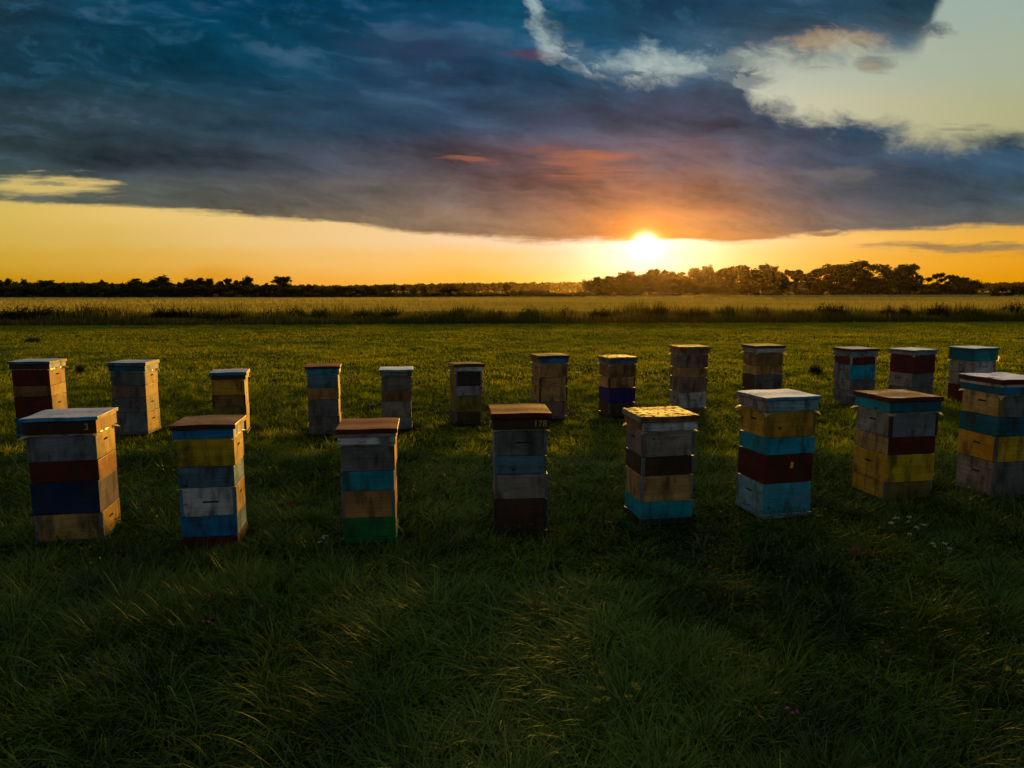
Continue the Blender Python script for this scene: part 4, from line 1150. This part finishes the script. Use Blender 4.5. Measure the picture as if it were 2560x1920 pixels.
for i, px in enumerate(np.linspace(740, 1285, 22)):
    place_plant('shrub', 'shrub', 'bush', i, px, 735 + 2 * math.sin(i * 1.3), 40, 280, 'low hazy shrub along the far edge of the field', 'shrubs along the far edge of the field')
# dark shrubs in the ditch
for i, (px, yt, wp) in enumerate([(10, 772, 34), (38, 763, 44), (76, 761, 44), (110, 766, 40), (143, 764, 36), (205, 761, 30), (232, 762, 36), (272, 766, 26), (300, 772, 22), (330, 776, 26), (395, 763, 34), (412, 766, 30),
                                  (437, 762, 18), (465, 770, 34), (520, 778, 36), (590, 778, 40), (680, 768, 34), (735, 762, 24), (800, 766, 30), (908, 772, 24), (978, 766, 36), (1060, 776, 40), (1150, 764, 26), (1240, 772, 34),
                                  (1330, 764, 30), (1415, 768, 36), (1505, 768, 34), (1620, 768, 24), (1652, 750, 20), (1735, 770, 36), (1822, 762, 30), (1905, 764, 30), (1995, 772, 34), (2065, 758, 30), (2090, 756, 30), (2225, 760, 26), (2265, 756, 16), (2350, 752, 20), (2430, 764, 32), (2540, 750, 26)]):
    a, _ = uv(px, 729)
    dist = 52.6 / (1 - 0.09 * a)
    place_plant('shrub', 'shrub', 'weedbush', i, px, yt - 6, wp * (1.6 + 0.9 * ((i * 7) % 5) / 4), dist, 'dark leafy shrub, %s from the %s in the weedy ditch' % ((ORD[i], 'left') if i < 25 else (ORD[39 - i], 'right')), 'shrubs in the weedy ditch')

# ---------------------------------------------------------------- far wood on the rise
def far_wood(seed, x0, x1, dist, topf, n, size):
    r = np.random.default_rng(seed)
    px = r.uniform(x0, x1, n)
    a = (px - 1280) / 1775.0
    dd = dist + r.uniform(0, 60, n)
    ht = np.array([CAM_H + (729 - topf(p)) / 1775.0 * dist for p in px]) + (fbm(px * 0.12, px * 0, seed, 4) - 0.5) * 5.0
    z = GZ + ht * r.random(n) ** 0.5
    return leafcloud(0, a * dd, dd, z, size, seed, 0.45)
def topf(p):
    return float(np.interp(p, [-200, 0, 300, 420, 700, 850, 1000, 1150, 1300, 1450, 1700, 2300, 2430, 2480, 2560, 2800], [707, 708, 710, 712, 715, 717, 714, 711, 709, 708, 709, 713, 711, 709, 708, 707]))
V_, T_, A_ = far_wood(61, -300, 2900, 1250, topf, 42000, 3.4)
tag(link('far_wood', mesh_np('far_wood', V_, T_, attr=A_), LEAF), 'distant wood along the horizon fading into orange haze', 'wood', kind='stuff')

# ---------------------------------------------------------------- small plants in the meadow
def on_ground(px, py):
    a = (px - 1280) / 1775.0; b_ = -(py - 960) / 1775.0
    y = math.cos(PITCH) + b_ * math.sin(PITCH); z = -math.sin(PITCH) + b_ * math.cos(PITCH)
    t = (CAM_H - GZ) / -z
    return a * t, y * t
def solid_mat(name, c, transl=0.3):
    m = Mat(name); d = m.n('BsdfDiffuse'); t = m.n('BsdfTranslucent'); d.inputs[0].default_value = (*c, 1); t.inputs[0].default_value = (*c, 1)
    s_ = m.n('MixShader'); s_.inputs[0].default_value = transl; m.l(d.outputs[0], s_.inputs[1]); m.l(t.outputs[0], s_.inputs[2]); m.l(s_.outputs[0], m.out.inputs[0])
    return m.m
WHITE = solid_mat('petal_white', (0.42, 0.41, 0.34)); YEL = solid_mat('petal_yellow', (0.36, 0.32, 0.03)); PINK = solid_mat('petal_pink', (0.45, 0.12, 0.20)); STEMM = solid_mat('stem_green', (0.06, 0.10, 0.02)); RUST = solid_mat('seed_rust', (0.22, 0.11, 0.03))
def flower_plant(name, label, px, py, hgt, nst, spread, mat, head, cat='flower', group=None, seed=0):
    """thin stems carrying flat or ball-like heads"""
    rs = random.Random(seed * 31 + int(px)); x, y = on_ground(px, py)
    root = empty(name, (x, y, GZ)); tag(root, label, cat, group)
    bm = bmesh.new()
    for k in range(nst):
        bh = bmesh.new()
        a = rs.uniform(0, 6.28); rr = spread * rs.random() ** 0.5
        tip = Vector((math.cos(a) * rr, math.sin(a) * rr, hgt * rs.uniform(0.75, 1.1)))
        tube(bm, [Vector((tip.x * 0.3, tip.y * 0.3, 0)), Vector((tip.x * 0.6, tip.y * 0.6, tip.z * 0.55)), tip], 0.003, 0.0018, 4)
        def bud(p, r_): bmesh.ops.create_icosphere(bh, subdivisions=1, radius=r_, matrix=Matrix.Translation(p))
        if head == 'umbel':
            for q in range(12):
                aa = rs.uniform(0, 6.28); r_ = 0.020 * rs.random() ** .5
                bud(Vector((math.cos(aa) * r_, math.sin(aa) * r_, rs.uniform(-.003, .005))), rs.uniform(0.004, 0.007))
        elif head == 'ball':
            for q in range(6): bud(Vector((rs.uniform(-.006, .006), rs.uniform(-.006, .006), rs.uniform(-.004, .006))), 0.006)
        else:
            for q in range(22):
                zz = rs.random() * 0.45
                p = -tip * (zz * 0.75) + Vector((rs.uniform(-.010, .010), rs.uniform(-.010, .010), 0)); p.z = -tip.z * zz
                bud(p, rs.uniform(0.004, 0.008))
        me = bpy.data.meshes.new('flower_head'); bh.to_mesh(me); bh.free()
        link('flower_head' if head != 'spike' else 'seed_head', me, mat, root, tip)
    me = bpy.data.meshes.new('stems'); bm.to_mesh(me); bm.free(); link('stems', me, STEMM, root)
    return root
flower_plant('yarrow_plant', 'clump of white flower heads in the dark grass at the right', 2262, 1372, 0.24, 11, 0.16, WHITE, 'umbel')
flower_plant('yarrow_plant', 'few white flowers below and right of the larger white clump', 2348, 1418, 0.20, 4, 0.07, WHITE, 'umbel')
flower_plant('yarrow_plant', 'pair of white flowers below the green-bottomed hive', 818, 1405, 0.22, 3, 0.06, WHITE, 'umbel')
flower_plant('yarrow_plant', 'pale flowers between the pale-lidded and blotchy-lidded hives', 2128, 1024, 0.32, 7, 0.16, WHITE, 'umbel')
flower_plant('yellow_flower_plant', 'yellow flowers low in the right half of the foreground', 1535, 1800, 0.20, 8, 0.16, YEL, 'umbel')
flower_plant('yellow_flower_plant', 'yellow flowers at the lower right picture edge', 2540, 1790, 0.22, 6, 0.1, YEL, 'umbel')
flower_plant('yellow_flower_plant', 'small yellow blooms behind the pale-lidded hive', 2110, 1075, 0.2, 6, 0.12, YEL, 'ball')
flower_plant('dock_plant', 'rust-brown seed stalk in the foreground below the hive numbered 178', 1342, 1580, 0.26, 2, 0.03, RUST, 'spike', 'plant')
flower_plant('dock_plant', 'rust-brown weeds beside the leaning black-topped hive', 1078, 1012, 0.34, 7, 0.2, RUST, 'spike', 'plant')
flower_plant('dock_plant', 'rusty stalks between the leaning hive and the low grey hive', 1115, 1010, 0.38, 4, 0.10, RUST, 'spike', 'plant')
flower_plant('dock_plant', 'rusty weed in the grass right of the yellow-topped hive', 735, 1285, 0.16, 4, 0.07, RUST, 'spike', 'plant')
flower_plant('dock_plant', 'brown seed stalks in the grass right of the row of front hives', 2158, 1425, 0.24, 6, 0.12, RUST, 'spike', 'plant')
for i, (px, py, lb) in enumerate(((372, 1290, 'pink clover head right of the leftmost front hive'), (515, 1545, 'pink clover in the left foreground grass'), (670, 1560, 'pink clover right of the left foreground clover patch'),
                                  (520, 1620, 'pink clover deep in the left foreground'), (2500, 1580, 'pink clover at the right foreground edge'), (2205, 1670, 'pink clover in the right foreground'), (1968, 1835, 'pink clover near the bottom right of the picture'))):
    flower_plant('clover_plant', lb, px, py, 0.15, 3, 0.05, PINK, 'ball', 'flower', 'clover flowers in the grass', seed=i)
# broad-leaved dark plants out in the meadow
for i, (px, yt, yb, wp, lb) in enumerate(((72, 838, 856, 36, 'dark broad-leaved plant alone in the meadow at far left'), (1148, 864, 874, 20, 'small dark weed behind the leaning hive'),
                                         (2050, 905, 935, 34, 'dark leafy weed between two back-row hives at right'), (185, 905, 930, 20, 'dark weed right of the leftmost back-row hive'))):
    gx, gy = on_ground(px, yb)
    place_plant('leafy_weed', 'plant', 'weedbush', i + 1, px, yt, wp, gy, lb, 'dark leafy weeds in the meadow')

# ---------------------------------------------------------------- haze
bm = bmesh.new()
bmesh.ops.create_cube(bm, size=1.0)
bmesh.ops.scale(bm, vec=(3600, 2000, 31.0), verts=bm.verts)
bmesh.ops.translate(bm, vec=(0, 800, -1.5 + 15.5), verts=bm.verts)
me = bpy.data.meshes.new('haze'); bm.to_mesh(me); bm.free()
m = Mat('evening_air')
vol = m.n('VolumePrincipled')
vol.inputs['Color'].default_value = (1.0, 0.66, 0.26, 1)
vol.inputs['Density'].default_value = 0.000017
vol.inputs['Anisotropy'].default_value = 0.91
m.l(vol.outputs[0], m.out.inputs['Volume'])
tag(link('haze', me, m.m), 'thin evening haze over the fields', 'haze', kind='stuff')
